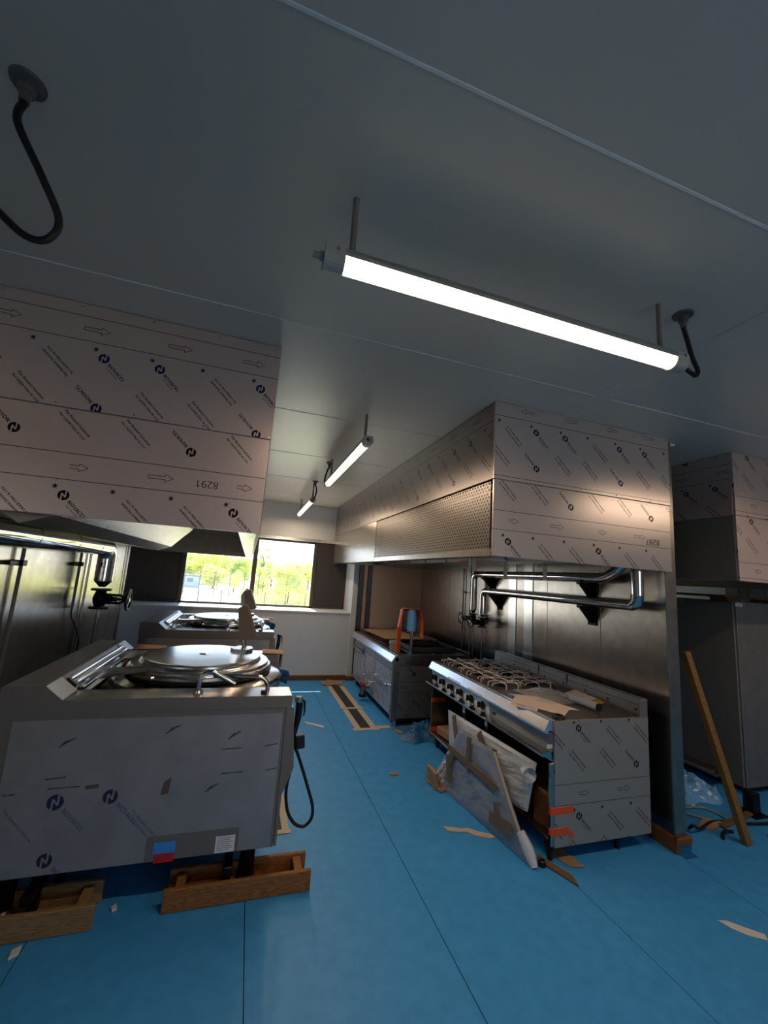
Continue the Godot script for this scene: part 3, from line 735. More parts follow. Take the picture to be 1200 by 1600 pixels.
func make_kettle(zn: float, dx: float, label: String) -> Node3D:
	# zn: near face; the far face lies 1.4 behind it
	var t := thing("tilting_kettle", label, "boiling kettle", V(-0.38 + dx, 0.0, zn - 0.7), "tilting kettles on the left")
	var X := func(x: float, y: float, z: float) -> Vector3: return Vector3(x + dx, y, z + zn)
	for s in [[0.0, "near"], [-1.21, "far"]]:
		var z0: float = s[0]
		# pillar: body with a raised rear block, a sloping cheek down to the deck, a nosed front cover
		var cap := PackedVector2Array([Vector2(-1.09, 0.955), Vector2(-1.09, 1.085), Vector2(-1.084, 1.091), Vector2(-0.914, 1.091), Vector2(-0.908, 1.087), Vector2(-0.834, 1.023), Vector2(-0.826, 1.02), Vector2(0.326, 1.02), Vector2(0.332, 1.014), Vector2(0.332, 0.955)])
		part("top_frame", b().prism(cap, X.call(0, 0, z0), Vector3.RIGHT, Vector3.UP, V(0, 0, -0.19)), M.clad_matte, t)
		part("deck_plate", b().box(V(-0.822 + dx, 1.0195, zn + z0 - 0.188), V(0.326 + dx, 1.0215, zn + z0 - 0.002)), M.steel, t, "polished deck plate")
		part("cheek_pale", b().prism(PackedVector2Array([Vector2(-0.9065, 1.0875), Vector2(-0.9055, 1.0905), Vector2(-0.8235, 1.0225), Vector2(-0.826, 1.0195)]), X.call(0, 0, z0 - 0.002), Vector3.RIGHT, Vector3.UP, V(0, 0, -0.186)), M.cheek_pale, t, "sloping cheek in pale blue-white")
		part("pillar", bx(-1.085 + dx, 0.218, zn + z0 - 0.185, 0.30 + dx, 0.956, zn + z0 - 0.004), M.clad_matte, t)
		var nose := PackedVector2Array([Vector2(0.303, 0.221), Vector2(0.318, 0.221), Vector2(0.323, 0.484), Vector2(0.377, 0.622), Vector2(0.345, 0.955), Vector2(0.303, 0.955)])
		part("front_cover", b().prism(nose, X.call(0, 0, z0 - 0.004), Vector3.RIGHT, Vector3.UP, V(0, 0, -0.182)), M.clad_matte, t)
		if z0 == 0.0:
			part("flank_film", bx(-1.016 + dx, 0.222, zn - 0.004, 0.284 + dx, 0.925, zn + 0.001), M.kettle_film, t, "worn protective film with faded blue print")
			part("bare_strip", bx(-0.345 + dx, 0.222, zn, 0.11 + dx, 0.34, zn + 0.0022), M.clad_matte, t)
			var lb := part("sticker", bx(-0.307 + dx, 0.255, zn + 0.002, -0.203 + dx, 0.308, zn + 0.004), M.sticker_blue, t, "sticker with a blue and a red field")
			part("red_field", bx(-0.300 + dx, 0.212, zn + 0.002, -0.205 + dx, 0.256, zn + 0.004), M.sticker_red, lb, "red lower field")
			part("rating_label", bx(-0.005 + dx, 0.225, zn + 0.002, 0.094 + dx, 0.306, zn + 0.004), M.label_print, t, "white label with rows of small print")
	part("rear_block", b().prism(PackedVector2Array([Vector2(-1.09, 0.25), Vector2(-1.09, 1.085), Vector2(-1.084, 1.091), Vector2(-0.915, 1.091), Vector2(-0.908, 1.087), Vector2(-0.87, 1.04), Vector2(-0.87, 0.25)]), X.call(0, 0, -0.19), Vector3.RIGHT, Vector3.UP, V(0, 0, -1.02)), M.clad_matte, t)
	part("hinge_trough", b().prism(PackedVector2Array([Vector2(-0.87, 1.045), Vector2(-0.80, 0.985), Vector2(-0.80, 0.965), Vector2(-0.87, 1.02)]), X.call(0, 0, -0.2), Vector3.RIGHT, Vector3.UP, V(0, 0, -1.0)), M.steel_polished, t)
	for q in [[-0.875, 1.072, 0.014], [-0.848, 1.052, 0.018], [-0.815, 1.022, 0.016]]:
		part("hinge_shaft", b().tube([X.call(q[0], q[1], -0.21), X.call(q[0], q[1], -1.19)], q[2], 12), M.steel_polished, t)
	part("well_floor", bx(-0.87 + dx, 0.30, zn - 1.21, 0.25 + dx, 0.33, zn - 0.19), M.steel_dark, t)
	for zz in [-0.38, -0.98]:
		part("lid_arm", b().prism(PackedVector2Array([Vector2(-0.86, 1.055), Vector2(-0.80, 1.085), Vector2(-0.60, 1.092), Vector2(-0.38, 1.105), Vector2(-0.38, 1.085), Vector2(-0.60, 1.065), Vector2(-0.74, 1.035), Vector2(-0.82, 1.03)]), X.call(0, 0, zz), Vector3.RIGHT, Vector3.UP, V(0, 0, -0.055)), M.steel, t)
	# bowl
	var c: Vector3 = X.call(-0.24, 0, -0.73)
	part("bowl", b().lathe(c, [[0.0, 0.38], [0.25, 0.40], [0.42, 0.50], [0.475, 0.66], [0.48, 0.94], [0.545, 0.955], [0.56, 0.975], [0.545, 0.992], [0.47, 1.012], [0.465, 1.02], [0.44, 1.02]], 56), M.steel, t)
	var lid := part("lid", b().lathe(c, [[0.44, 1.028], [0.468, 1.028], [0.474, 1.036], [0.474, 1.052], [0.468, 1.06], [0.455, 1.064], [0.455, 1.076], [0.45, 1.082], [0.402, 1.086], [0.396, 1.094], [0.394, 1.104], [0.388, 1.112], [0.37, 1.1145], [0.2, 1.1165], [0.03, 1.1175], [0.024, 1.122], [0.0, 1.123]], 72), M.steel_spun, t)
	part("lid_ring", b().lathe(c, [[0.462, 1.018], [0.480, 1.020], [0.482, 1.026], [0.462, 1.028]], 56), M.black_rubber, lid)
	part("catch", b().obox(c + V(-0.30, 1.045, 0.37), V(0.16, 0.022, 0.03), Basis(Vector3.UP, -0.68), 0.005), M.steel, lid)
	# tap and lid handle on the near deck
	var tp := [X.call(-0.197, 1.02, -0.10), X.call(-0.197, 1.065, -0.10)]
	tp.append_array(arc(X.call(-0.142, 1.075, -0.10), V(-0.055, 0, 0), V(0, 0.058, 0), 0.1, PI * 0.62, 7))
	tp.append(X.call(-0.002, 1.066, -0.10))
	var tap := part("tap", b().tube(tp, 0.0135, 12), M.chrome, t)
	part("tap_base", b().lathe(X.call(-0.197, 1.02, -0.10), [[0.0, 0.022], [0.022, 0.022], [0.026, 0.016], [0.028, 0.0]], 18), M.chrome, tap)
	var hd := [X.call(-0.13, 1.09, -0.20), X.call(0.13, 1.096, -0.13)]
	hd.append_array(arc(X.call(0.13, 1.036, -0.13), V(0, 0.06, 0), V(0.06, 0, 0), 0.0, PI / 2, 6)); hd.append(X.call(0.19, 1.02, -0.13))
	part("lid_handle", b().tube(hd, 0.013, 12), M.chrome, t)
	part("stop", bx(0.15 + dx, 1.02, zn - 0.085, 0.185 + dx, 1.034, zn - 0.06, 0.004), M.black, t)
	# lever with a tapering plate at the far right of the lid
	var lv := part("lever_bracket", b().prism(PackedVector2Array([Vector2(-0.085, -0.03), Vector2(-0.06, -0.10), Vector2(0.03, -0.13), Vector2(0.08, -0.06), Vector2(0.07, 0.03), Vector2(-0.02, 0.06)]), X.call(0.02, 1.113, -0.92), Vector3.RIGHT, Vector3.FORWARD, V(0, 0.022, 0)), M.steel, t)
	part("lever_stem", b().tube([X.call(0.035, 1.13, -0.93), X.call(0.022, 1.185, -0.94)], 0.016, 12), M.steel, lv)
	return t

func lever_plate(t: Node3D, at: Vector3, m: Material, label: String) -> void:
	var o := V(at.x, at.y, at.z)
	part("lever_plate", b().prism(PackedVector2Array([Vector2(-0.04, -0.02), Vector2(0.085, 0.012), Vector2(-0.012, 0.262), Vector2(-0.075, 0.232)]), o, Vector3.RIGHT, Vector3(0, 1, -0.12), V(0.012, 0.006, -0.055)), m, t, label)

func kettles() -> void:
	var fm := mat("kettle_film", Color(0.73, 0.69, 0.67), 0.45, 0.45); fm.albedo_texture = kettle_film()
	fm.uv1_scale = Vector3(760.0 / 1018.0, 760.0 / 562.0, 1); fm.uv1_offset = Vector3(1.02 * 760.0 / 1018.0, 0.94 * 760.0 / 562.0, 0)
	fm.texture_repeat = false
	var li := Image.create(256, 208, false, Image.FORMAT_RGB8); li.fill(Color(0.86, 0.86, 0.85))
	for i in 7: li.fill_rect(Rect2i(20, 22 + i * 25, 215 - (i * 37) % 60, 6), Color(0.25, 0.25, 0.28))
	var lm := mat("label_print", Color.WHITE, 0.5); lm.albedo_texture = ImageTexture.create_from_image(li)
	lm.uv1_scale = Vector3(1 / 0.099, 1 / 0.081, 1); lm.uv1_offset = Vector3(0.005 / 0.099, 0.306 / 0.081, 0)
	var k1 := make_kettle(-2.6, 0.0, "nearest large steel tilting kettle, raised on timber bearers at the left")
	lever_plate(k1, V(0.03, 1.19, -3.53), M.plate_shaded, "tapering steel lever plate with its shade put into the brown colour")
	# feet and temporary steel legs under the near kettle
	for p in [V(0.175, 0, -2.70), V(-0.95, 0, -2.70), V(0.175, 0, -3.9), V(-0.95, 0, -3.9)]:
		var ft := part("foot", b().tube([p + V(0, 0.03, 0), p + V(0, 0.23, 0)], 0.042, 18), M.iron, k1)
		part("foot_plate", b().lathe(p, [[0.0, 0.045], [0.045, 0.045], [0.055, 0.036], [0.058, 0.022], [0.0, 0.022]], 20), M.steel, ft)
	for p in [V(0.075, 0.02, -2.70), V(-0.82, 0.02, -2.69), V(-0.76, 0.02, -2.82)]:
		part("tube_leg", b().box(p + V(-0.022, 0, -0.022), p + V(0.022, 0.2, 0.022), 0.004), M.iron, k1)
	part("tube_rail", b().box(V(0.053, 0.112, -3.3), V(0.097, 0.156, -2.58), 0.004), M.iron, k1)
	part("tube_rail", b().box(V(-0.842, 0.115, -3.3), V(-0.798, 0.159, -2.56), 0.004), M.iron, k1)
	# spray gun and hose on the near kettle's front
	var hg := thing("spray_hose", "black spray gun and hose looping down from the nearest kettle's front", "hose", V(0.40, 0.235, -2.72))
	part("gun", b().tube([V(0.372, 0.965, -2.71), V(0.378, 0.94, -2.71), V(0.378, 0.86, -2.72), V(0.366, 0.77, -2.72)], [0.018, 0.022, 0.021, 0.013], 12), M.black, hg)
	part("gun_head", b().lathe(V(0.372, 0.955, -2.71), [[0.0, 0.03], [0.022, 0.03], [0.026, 0.02], [0.024, 0.0], [0.0, 0.0]], 14), M.chrome, hg)
	part("trigger", b().tube([V(0.385, 0.967, -2.71), V(0.408, 0.955, -2.71), V(0.412, 0.90, -2.71), V(0.409, 0.87, -2.71)], [0.009, 0.008, 0.006, 0.004], 8), M.black, hg)
	part("holder_block", b().obox(V(0.402, 0.722, -2.72), V(0.055, 0.078, 0.05), Basis(Vector3.BACK, 0.12), 0.006), M.black, hg)
	part("hose", b().tube(smooth([V(0.366, 0.77, -2.72), V(0.372, 0.70, -2.725), V(0.399, 0.642, -2.73), V(0.440, 0.545, -2.73), V(0.478, 0.45, -2.73), V(0.515, 0.35, -2.73), V(0.520, 0.285, -2.73), V(0.495, 0.245, -2.73), V(0.46, 0.235, -2.73), V(0.41, 0.262, -2.73), V(0.368, 0.33, -2.73), V(0.350, 0.42, -2.73), V(0.352, 0.49, -2.73), V(0.36, 0.53, -2.73)], 5), 0.0095, 10), M.black_rubber, hg)
	hg.position.x += 0.014
	# far kettle: a copy with its own label and without the near one's legs
	var k2 := make_kettle(-5.15, 0.04, "far steel tilting kettle standing under the end window")
	lever_plate(k2, V(0.07, 1.19, -6.06), M.plate_shaded, "tapering steel lever plate with its shade put into the brown colour")
	part("plate_wrap", b().tube([V(0.04, 1.17, -6.17), V(0.02, 1.26, -6.19), V(0.005, 1.36, -6.21), V(0.03, 1.45, -6.22)], [0.05, 0.075, 0.07, 0.03], 10), M.wrap, k2)
	for p in [V(0.215, 0, -5.25), V(-0.91, 0, -5.25), V(0.215, 0, -6.45), V(-0.91, 0, -6.45)]:
		part("foot", b().tube([p, p + V(0, 0.23, 0)], 0.042, 14), M.iron, k2)
	var hh := thing("spray_hose", "black spray gun and hose hanging on the far kettle's front", "hose", V(0.43, 0.5, -5.3))
	part("gun", b().tube([V(0.405, 0.97, -5.28), V(0.428, 0.955, -5.28), V(0.425, 0.86, -5.28), V(0.405, 0.76, -5.28)], [0.014, 0.02, 0.022, 0.013], 10), M.black, hh)
	part("trigger", b().tube([V(0.42, 0.97, -5.28), V(0.46, 0.955, -5.28), V(0.464, 0.87, -5.28)], [0.009, 0.007, 0.004], 8), M.black, hh)
	part("hose", b().tube(smooth([V(0.405, 0.77, -5.28), V(0.40, 0.69, -5.29), V(0.44, 0.60, -5.29), V(0.45, 0.50, -5.29), V(0.41, 0.45, -5.29), V(0.36, 0.52, -5.29)], 5), 0.0095, 8), M.black_rubber, hh)
	hh.position.x += 0.014
	# loose things lying on the kettles
	single("cardboard_piece", sheet(V(-0.81, 1.026, -3.83), V(-0.62, 1.03, -3.80), V(-0.58, 1.035, -3.98), V(-0.80, 1.045, -3.99), 0.02), M.cardboard, "piece of brown cardboard at the near kettle's rear, behind the lid", "cardboard", V(-0.75, 1.02, -3.9))
	single("cardboard_piece", sheet(V(0.19, 1.03, -3.82), V(0.375, 1.025, -3.80), V(0.38, 1.024, -4.0), V(0.20, 1.03, -4.0), 0.006).box(V(0.352, 0.915, -3.99), V(0.366, 1.03, -3.83), 0.003), M.cardboard, "brown cardboard folded over the far front corner of the near kettle", "cardboard", V(0.3, 1.02, -3.9))
	single("plastic_cover", drape(V(0.19, 0.90, -3.765), 0.235, 0.12), M.blue_cloth, "dark blue plastic sheet hanging from the near kettle's far front", "plastic sheet", V(0.3, 0.8, -3.765))
	single("plastic_cover", drape(V(0.24, 0.98, -6.315), 0.21, 0.11), M.blue_cloth, "dark blue plastic sheet hanging from the far kettle's front", "plastic sheet", V(0.3, 0.9, -6.315))
	single("cardboard_piece", sheet(V(0.26, 1.04, -6.36), V(0.42, 1.035, -6.34), V(0.43, 1.035, -6.5), V(0.27, 1.04, -6.52), 0.01), M.cardboard, "small cardboard piece on the far kettle's far front corner", "cardboard", V(0.34, 1.03, -6.43))
	# timber bearers
	bearer("pine timber frame under the nearest kettle's front foot", -0.228, 0.522, -2.55, -2.73, 0.105, M.pine)
	bearer("pale pine timber frame under the nearest kettle's rear foot, at the left edge", -1.15, -0.52, -2.52, -2.72, 0.108, M.pine_pale)

func sheet(a: Vector3, c: Vector3, d: Vector3, e: Vector3, th: float) -> B:   # a stiff sheet with thickness
	var m := B.new(); var n := (c - a).cross(e - a).normalized() * th
	if n.y < 0: n = -n
	m.quad(a + n, c + n, d + n, e + n, n); m.quad(a, c, d, e, -n)
	var q := [a, c, d, e]; var mid := (a + c + d + e) / 4
	for i in 4: m.quad(q[i], q[(i + 1) % 4], q[(i + 1) % 4] + n, q[i] + n, (q[i] + q[(i + 1) % 4]) / 2 - mid)
	return m

func drape(at: Vector3, w: float, h: float) -> B:   # a small hanging sheet with folds, 8 mm thick
	var m := B.new()
	var P := func(i: int, j: int, s: float) -> Vector3:
		var u := i / 12.0; var v := j / 6.0
		return at + V(u * w + 0.01 * sin(v * 5.0), -v * h * (1.0 - 0.15 * u) - 0.012 * sin(u * 7.0), 0.022 * sin(u * 11.0 + v * 2.0) * (0.4 + v) + s)
	for s in [0.0, -0.008]:
		for i in 12:
			for j in 6: m.quad(P.call(i, j, s), P.call(i + 1, j, s), P.call(i + 1, j + 1, s), P.call(i, j + 1, s), V(0, 0, 1) if s == 0.0 else V(0, 0, -1))
	return m

func bearer(label: String, x0: float, x1: float, z0: float, z1: float, h: float, m: Material) -> void:
	var t := thing("wood_skid", label, "timber", V((x0 + x1) / 2, 0, (z0 + z1) / 2), "timber frames under the nearest kettle")
	part("board", bx(x0, 0.001, z0 - 0.024, x1, h, z0, 0.003), m, t)
	part("board", bx(x0 + 0.01, 0.001, z1, x1 - 0.01, h, z1 + 0.024, 0.003), m, t)
	for x in [x0 + 0.05, x1 - 0.09]:
		part("cross_block", bx(x, 0.002, z1 + 0.024, x + 0.045, h - 0.012, z0 - 0.024, 0.003), m, t)
	part("bottom_board", bx(x0 + 0.1, 0.001, z1 + 0.024, x1 - 0.095, 0.018, z0 - 0.024, 0.002), m, t)

# ------------------------------------------------------------------ pipes and valves on the left wall
func valve(parent: Node3D, c: Vector3, axis: Vector3, s: float, stem: float) -> void:
	# a flanged gate valve in a vertical line; the wheel sits out along «axis»
	var body := part("valve_body", b().lathe(c, [[0.0, -0.6 * s], [0.55 * s, -0.6 * s], [0.55 * s, -0.48 * s], [0.27 * s, -0.46 * s], [0.36 * s, -0.2 * s], [0.40 * s, 0.0], [0.36 * s, 0.2 * s], [0.27 * s, 0.46 * s], [0.55 * s, 0.48 * s], [0.55 * s, 0.6 * s], [0.0, 0.6 * s]], 18), M.iron, parent)
	for k in 6:
		var d := Vector3(cos(TAU * k / 6), 0, sin(TAU * k / 6)) * 0.43 * s
		part("bolt", b().tube([c + d + V(0, -0.66 * s, 0), c + d + V(0, -0.42 * s, 0)], 0.055 * s, 6), M.steel, body)
	var bas := Basis(axis.cross(Vector3.UP), axis, Vector3.UP) if absf(axis.y) < 0.9 else Basis.IDENTITY
	bas = Basis(Quaternion(Vector3.UP, axis))
	part("bonnet", b().lathe(c, [[0.30 * s, 0.2 * s], [0.34 * s, 0.45 * s], [0.34 * s, 0.52 * s], [0.17 * s, 0.55 * s], [0.14 * s, 0.8 * s], [0.18 * s, 0.82 * s], [0.18 * s, 0.9 * s], [0.08 * s, 0.92 * s], [0.08 * s, stem]], 14, bas), M.iron, parent)
	var yk := b()
	for q in [-1.0, 1.0]: yk.tube([c + axis * 0.5 * s + Vector3.UP * q * 0.24 * s, c + axis * (stem - 0.45 * s) + Vector3.UP * q * 0.24 * s, c + axis * (stem - 0.2 * s) + Vector3.UP * q * 0.06 * s], 0.075 * s, 8)
	part("yoke", yk, M.iron, body)
	var wc := c + axis * stem
	var ring := []
	for k in 25: ring.append(wc + bas * Vector3(cos(TAU * k / 24), 0, sin(TAU * k / 24)) * 0.6 * s)
	var wh := part("handwheel", b().tube(ring, 0.07 * s, 8, false), M.black, parent)
	var sp := b()
	for k in 4: sp.tube([wc, wc + bas * Vector3(cos(TAU * k / 4 + 0.4), 0, sin(TAU * k / 4 + 0.4)) * 0.54 * s], 0.05 * s, 6)
	sp.lathe(wc, [[0.0, 0.08 * s], [0.13 * s, 0.08 * s], [0.13 * s, -0.06 * s], [0.0, -0.06 * s]], 12, bas)
	part("wheel_spokes", sp, M.steel, wh)

func clad_pipe(parent: Node3D, pts: Array, r: float, joints: Array) -> void:
	part("clad_pipe", b().tube(pts, r, 24), M.chrome, parent)
	for j in joints:
		var d: Vector3 = j[1]
		part("joint_band", b().tube([j[0] - d * 0.012, j[0] + d * 0.012], r * 1.035, 24), M.steel_polished, parent)

func left_wall_things() -> void:
	var t := thing("steam_pipe", "fat metal-clad pipe along the left wall turning down to a black valve", "pipe", V(-1.38, 1.0, -4.9))
	var x := -1.38
	var run := [V(x, 1.86, -2.3), V(x, 1.86, -2.6), V(x, 1.86, -3.4), V(x, 1.86, -4.1), V(x, 1.86, -4.752)]
	run.append_array(arc(V(x, 1.742, -4.752), V(0, 0.118, 0), V(0, 0, -0.118), 0.25, PI / 2, 6))
	run.append_array([V(x, 1.66, -4.87), V(x, 1.54, -4.87)])
	clad_pipe(t, run, 0.082, [[V(x, 1.86, -2.62), Vector3.FORWARD], [V(x, 1.86, -3.25), Vector3.FORWARD], [V(x, 1.86, -3.9), Vector3.FORWARD], [V(x, 1.86, -4.45), Vector3.FORWARD], [V(x, 1.66, -4.87), Vector3.UP], [V(x, 1.60, -4.87), Vector3.UP]])
	part("reducer", b().lathe(V(x, 1.46, -4.87), [[0.0, 0.08], [0.083, 0.08], [0.083, 0.06], [0.028, 0.0], [0.0, 0.0]], 20), M.steel, t)
	valve(t, V(x, 1.345, -4.87), Vector3(1, 0, 0), 0.165, 0.25)
	part("drop_pipe", b().tube([V(x, 1.28, -4.87), V(x, 0.6, -4.87)], 0.016, 12), M.steel_polished, t)
	for q in [[-3.56, "dark conduit on the left wall nearest the viewer, clipped to a bracket", 0.6], [-4.62, "second dark conduit on the left wall, behind the valve pipe", 1.28]]:
		var c := thing("conduit", q[1], "conduit", V(-1.52, q[2], q[0]))
		part("tube", b().tube([V(-1.522, 1.84, q[0]), V(-1.522, q[2], q[0])], 0.012, 10), M.rod_grey, c)
		part("bracket", b().box(V(-1.55, 1.66, q[0] + 0.02), V(-1.515, 1.69, q[0] + 0.16), 0.003).box(V(-1.545, 1.655, q[0] - 0.03), V(-1.50, 1.695, q[0] + 0.03), 0.003), M.iron, c)
	single("wall_cable", b().tube(smooth([V(-1.52, 1.28, -4.62), V(-1.515, 1.20, -4.61), V(-1.49, 1.08, -4.7), V(-1.48, 0.95, -4.8), V(-1.5, 0.8, -4.85)], 5), 0.007, 8), M.black_rubber, "thin black cable leaving the second conduit towards the kettles", "cable", V(-1.52, 0.8, -4.62))
	single("wall_pipe", b().tube([V(-1.53, 2.2, -6.22), V(-1.53, 1.1, -6.22)], 0.009, 8), M.steel_polished, "thin bright pipe on the far corner of the left wall", "pipe", V(-1.53, 1.1, -6.22))
	single("wall_pipe", b().tube([V(-1.53, 2.2, -4.9), V(-1.53, 0.7, -4.9)], 0.012, 8), M.steel, "vertical steel pipe close to the valve on the left wall", "pipe", V(-1.53, 0.7, -4.9))

# ------------------------------------------------------------------ range
func gas_range() -> void:
	var t := thing("gas_range", "long steel gas range with open burners, griddle and film-covered end", "gas range", V(2.48, 0, -3.4))
	var z0 := -2.444; var z1 := -4.35
	# end panels, back, shelf, posts
	part("end_panel", b().prism(PackedVector2Array([Vector2(2.082, 0.093), Vector2(2.912, 0.093), Vector2(2.912, 0.862), Vector2(2.082, 0.862)]), V(0, 0, z0), Vector3.RIGHT, Vector3.UP, V(0, 0, -0.02)), M.film_range, t, "end panel in film with black print")
	part("rating_label", bx(2.03, 0.690, z0 - 0.016, 2.075, 0.716, z0 - 0.0145), M.label_grey, t, "small pale label at the near end of the panel")
	part("end_edge", bx(2.055, 0.1, z0 - 0.03, 2.082, 0.60, z0 - 0.004, 0.003), M.steel, t)
	part("end_panel", bx(2.06, 0.093, z1, 2.912, 0.84, z1 + 0.02, 0.002), M.steel_dull, t)
	part("back_panel", bx(2.89, 0.093, z1, 2.912, 0.86, z0 - 0.02), M.steel_dark, t)
	part("shelf", bx(2.06, 0.11, z1 + 0.02, 2.89, 0.135, z0 - 0.02, 0.003), M.steel_dull, t)
	for z in [-3.62, -3.24]: part("post", bx(2.05, 0.13, z - 0.022, 2.075, 0.62, z + 0.022, 0.003), M.steel, t)
	# modules: body with sloping control panel, nose, top; and a hand rail in front
	var mods := [[-4.35, -3.602, 4, true], [-3.598, -3.212, 2, true], [-3.208, -2.46, 0, false]]
	for md in mods:
		var a: float = md[0]; var e: float = md[1]; var d := V(0, 0, a - e)
		var lo := part("control_panel", b().prism(PackedVector2Array([Vector2(2.045, 0.80), Vector2(2.05, 0.78), Vector2(2.075, 0.62), Vector2(2.11, 0.62), Vector2(2.11, 0.80)]), V(0, 0, e), Vector3.RIGHT, Vector3.UP, d), M.panel_film if md[3] else M.panel_plain, t, "control panel under bluish film" if md[3] else "plain control panel")
		var ns := part("nose", b().prism(PackedVector2Array([Vector2(2.09, 0.868), Vector2(2.052, 0.868), Vector2(2.046, 0.865), Vector2(2.012, 0.800), Vector2(2.014, 0.786), Vector2(2.03, 0.782), Vector2(2.09, 0.80)]), V(0, 0, e), Vector3.RIGHT, Vector3.UP, d), M.nose_film, t)
		part("hand_rail", b().prism(PackedVector2Array([Vector2(2.08, 0.602), Vector2(2.022, 0.636), Vector2(1.99, 0.640), Vector2(1.982, 0.648), Vector2(1.986, 0.660), Vector2(2.03, 0.668), Vector2(2.08, 0.668)]), V(0, 0, e), Vector3.RIGHT, Vector3.UP, d), M.steel_polished, t)
		part("body", bx(2.11, 0.60, a, 2.88, 0.835, e, 0.0), M.steel_dark, t)
		for i in md[2]:
			var zk: float = e - (e - a) * (i + 0.5) / md[2] - 0.0
			var bas := Basis(Quaternion(Vector3.UP, Vector3(-1, 0.16, 0).normalized()))
			var kc := V(2.060, 0.715, zk)
			var kn := part("knob", b().lathe(kc, [[0.0, 0.0], [0.034, 0.0], [0.034, 0.008], [0.026, 0.012], [0.024, 0.036], [0.020, 0.040], [0.0, 0.040]], 20, bas), M.black, t)
			part("grip", b().obox(kc + V(-0.045, 0.006, 0), V(0.024, 0.05, 0.014), Basis.IDENTITY, 0.004), M.black, kn)
			part("rosette", b().lathe(kc, [[0.034, -0.004], [0.044, -0.004], [0.044, 0.004], [0.034, 0.005]], 20, bas), M.brass, kn)
			part("pilot_window", b().lathe(V(2.062, 0.668, zk + 0.03), [[0.0, 0.006], [0.012, 0.005], [0.014, 0.0]], 12, bas), M.steel_polished, kn)
		# spec label on the nose
		var zl := e - 0.03
		part("print_label", b().quad(V(2.0505, 0.8625, zl), V(2.0505, 0.8625, zl - 0.26), V(2.0125, 0.803, zl - 0.26), V(2.0125, 0.803, zl), V(-1, 0.6, 0)), M.label_grey, ns, "printed label on the nose")
	part("badge", b().lathe(V(2.062, 0.70, -3.135), [[0.0, 0.006], [0.020, 0.004], [0.022, 0.0]], 16, Basis(Quaternion(Vector3.UP, Vector3(-1, 0.16, 0).normalized())).scaled(Vector3(1, 0.55, 1.2))), M.black, t)
	# tops
	part("burner_top", b().box(V(2.05, 0.835, -4.35), V(2.12, 0.866, -3.212), 0.003).box(V(2.80, 0.835, -4.35), V(2.88, 0.866, -3.212), 0.003).box(V(2.12, 0.83, -4.35), V(2.80, 0.85, -3.212)), M.burner_tray, t)
	part("griddle_plate", bx(2.09, 0.83, -3.205, 2.83, 0.864, -2.462, 0.003), M.griddle, t)
	part("splash_trim", bx(2.09, 0.86, -2.462, 2.86, 0.8655, z0 - 0.004, 0.002), M.steel, t)
	part("backsplash", b().prism(PackedVector2Array([Vector2(2.83, 0.83), Vector2(2.83, 0.868), Vector2(2.86, 0.872), Vector2(2.87, 0.985), Vector2(2.878, 0.99), Vector2(2.912, 0.99), Vector2(2.912, 0.83)]), V(0, 0, z0 - 0.002), Vector3.RIGHT, Vector3.UP, V(0, 0, -1.93)), M.film_base, t)
	part("splash_end", bx(2.835, 0.862, z0 - 0.018, 2.912, 0.99, z0, 0.003), M.clad_matte, t)
	for z in [-3.21, -3.6]: part("splash_joint", bx(2.862, 0.87, z - 0.003, 2.872, 0.985, z + 0.003), M.black, t)
	# burners and bent-rod grates
	for i in 3:
		for j in 2:
			var c := V(2.29 + j * 0.34, 0.85, -4.35 + 0.1935 + i * 0.379)
			part("burner", b().lathe(c, [[0.0, 0.022], [0.032, 0.022], [0.036, 0.017], [0.036, 0.010], [0.052, 0.008], [0.055, 0.0]], 20), M.cast_iron, t)
			var ring := []
			for k in 17: ring.append(c + V(0.058 * cos(TAU * k / 16), 0.050, 0.062 * sin(TAU * k / 16)))
			var gr := part("grate", b().tube(ring, 0.005, 6, false), M.rod_steel, t)
			for s in [-1.0, 1.0]:
				for o in [-0.06, 0.06]:
					part("grate_rod", b().tube([c + V(s * 0.165, 0.0, o), c + V(s * 0.163, 0.045, o), c + V(s * 0.155, 0.054, o), c + V(s * 0.09, 0.054, o), c + V(s * 0.045, 0.050, o * 0.6)], 0.0055, 6), M.rod_steel, gr)
					part("grate_rod", b().tube([c + V(o, 0.0, s * 0.183), c + V(o, 0.045, s * 0.181), c + V(o, 0.054, s * 0.172), c + V(o, 0.054, s * 0.10), c + V(o * 0.6, 0.050, s * 0.05)], 0.0055, 6), M.rod_steel, gr)
				part("grate_rod", b().tube([c + V(-0.163, 0.03, s * 0.12), c + V(-0.15, 0.05, s * 0.12), c + V(-0.06, 0.05, s * 0.10), c + V(0.06, 0.05, s * 0.10), c + V(0.15, 0.05, s * 0.12), c + V(0.163, 0.03, s * 0.12)], 0.005, 6), M.rod_steel, gr)
	# legs
	for p in [V(2.085, 0, z0 - 0.05), V(2.655, 0, z0 - 0.05), V(2.12, 0, z1 + 0.08), V(2.8, 0, z1 + 0.08)]:
		part("leg", b().lathe(p, [[0.0, 0.0], [0.017, 0.0], [0.019, 0.02], [0.034, 0.105], [0.0, 0.105]], 12), M.black, t)
	# orange tape over the front edges of both end panels
	part("tape", bx(2.05, 0.287, z0 - 0.02, 2.235, 0.332, z0 + 0.0015, 0.0007), M.orange_tape, t, "strip of orange tape")
	part("tape", b().box(V(2.05, 0.165, z0 - 0.02), V(2.19, 0.208, z0 + 0.0015), 0.0007).obox(V(2.205, 0.165, z0 + 0.001), V(0.06, 0.032, 0.002), Basis(Vector3.BACK, -0.7)), M.orange_tape, t, "strip of orange tape with a curled end")
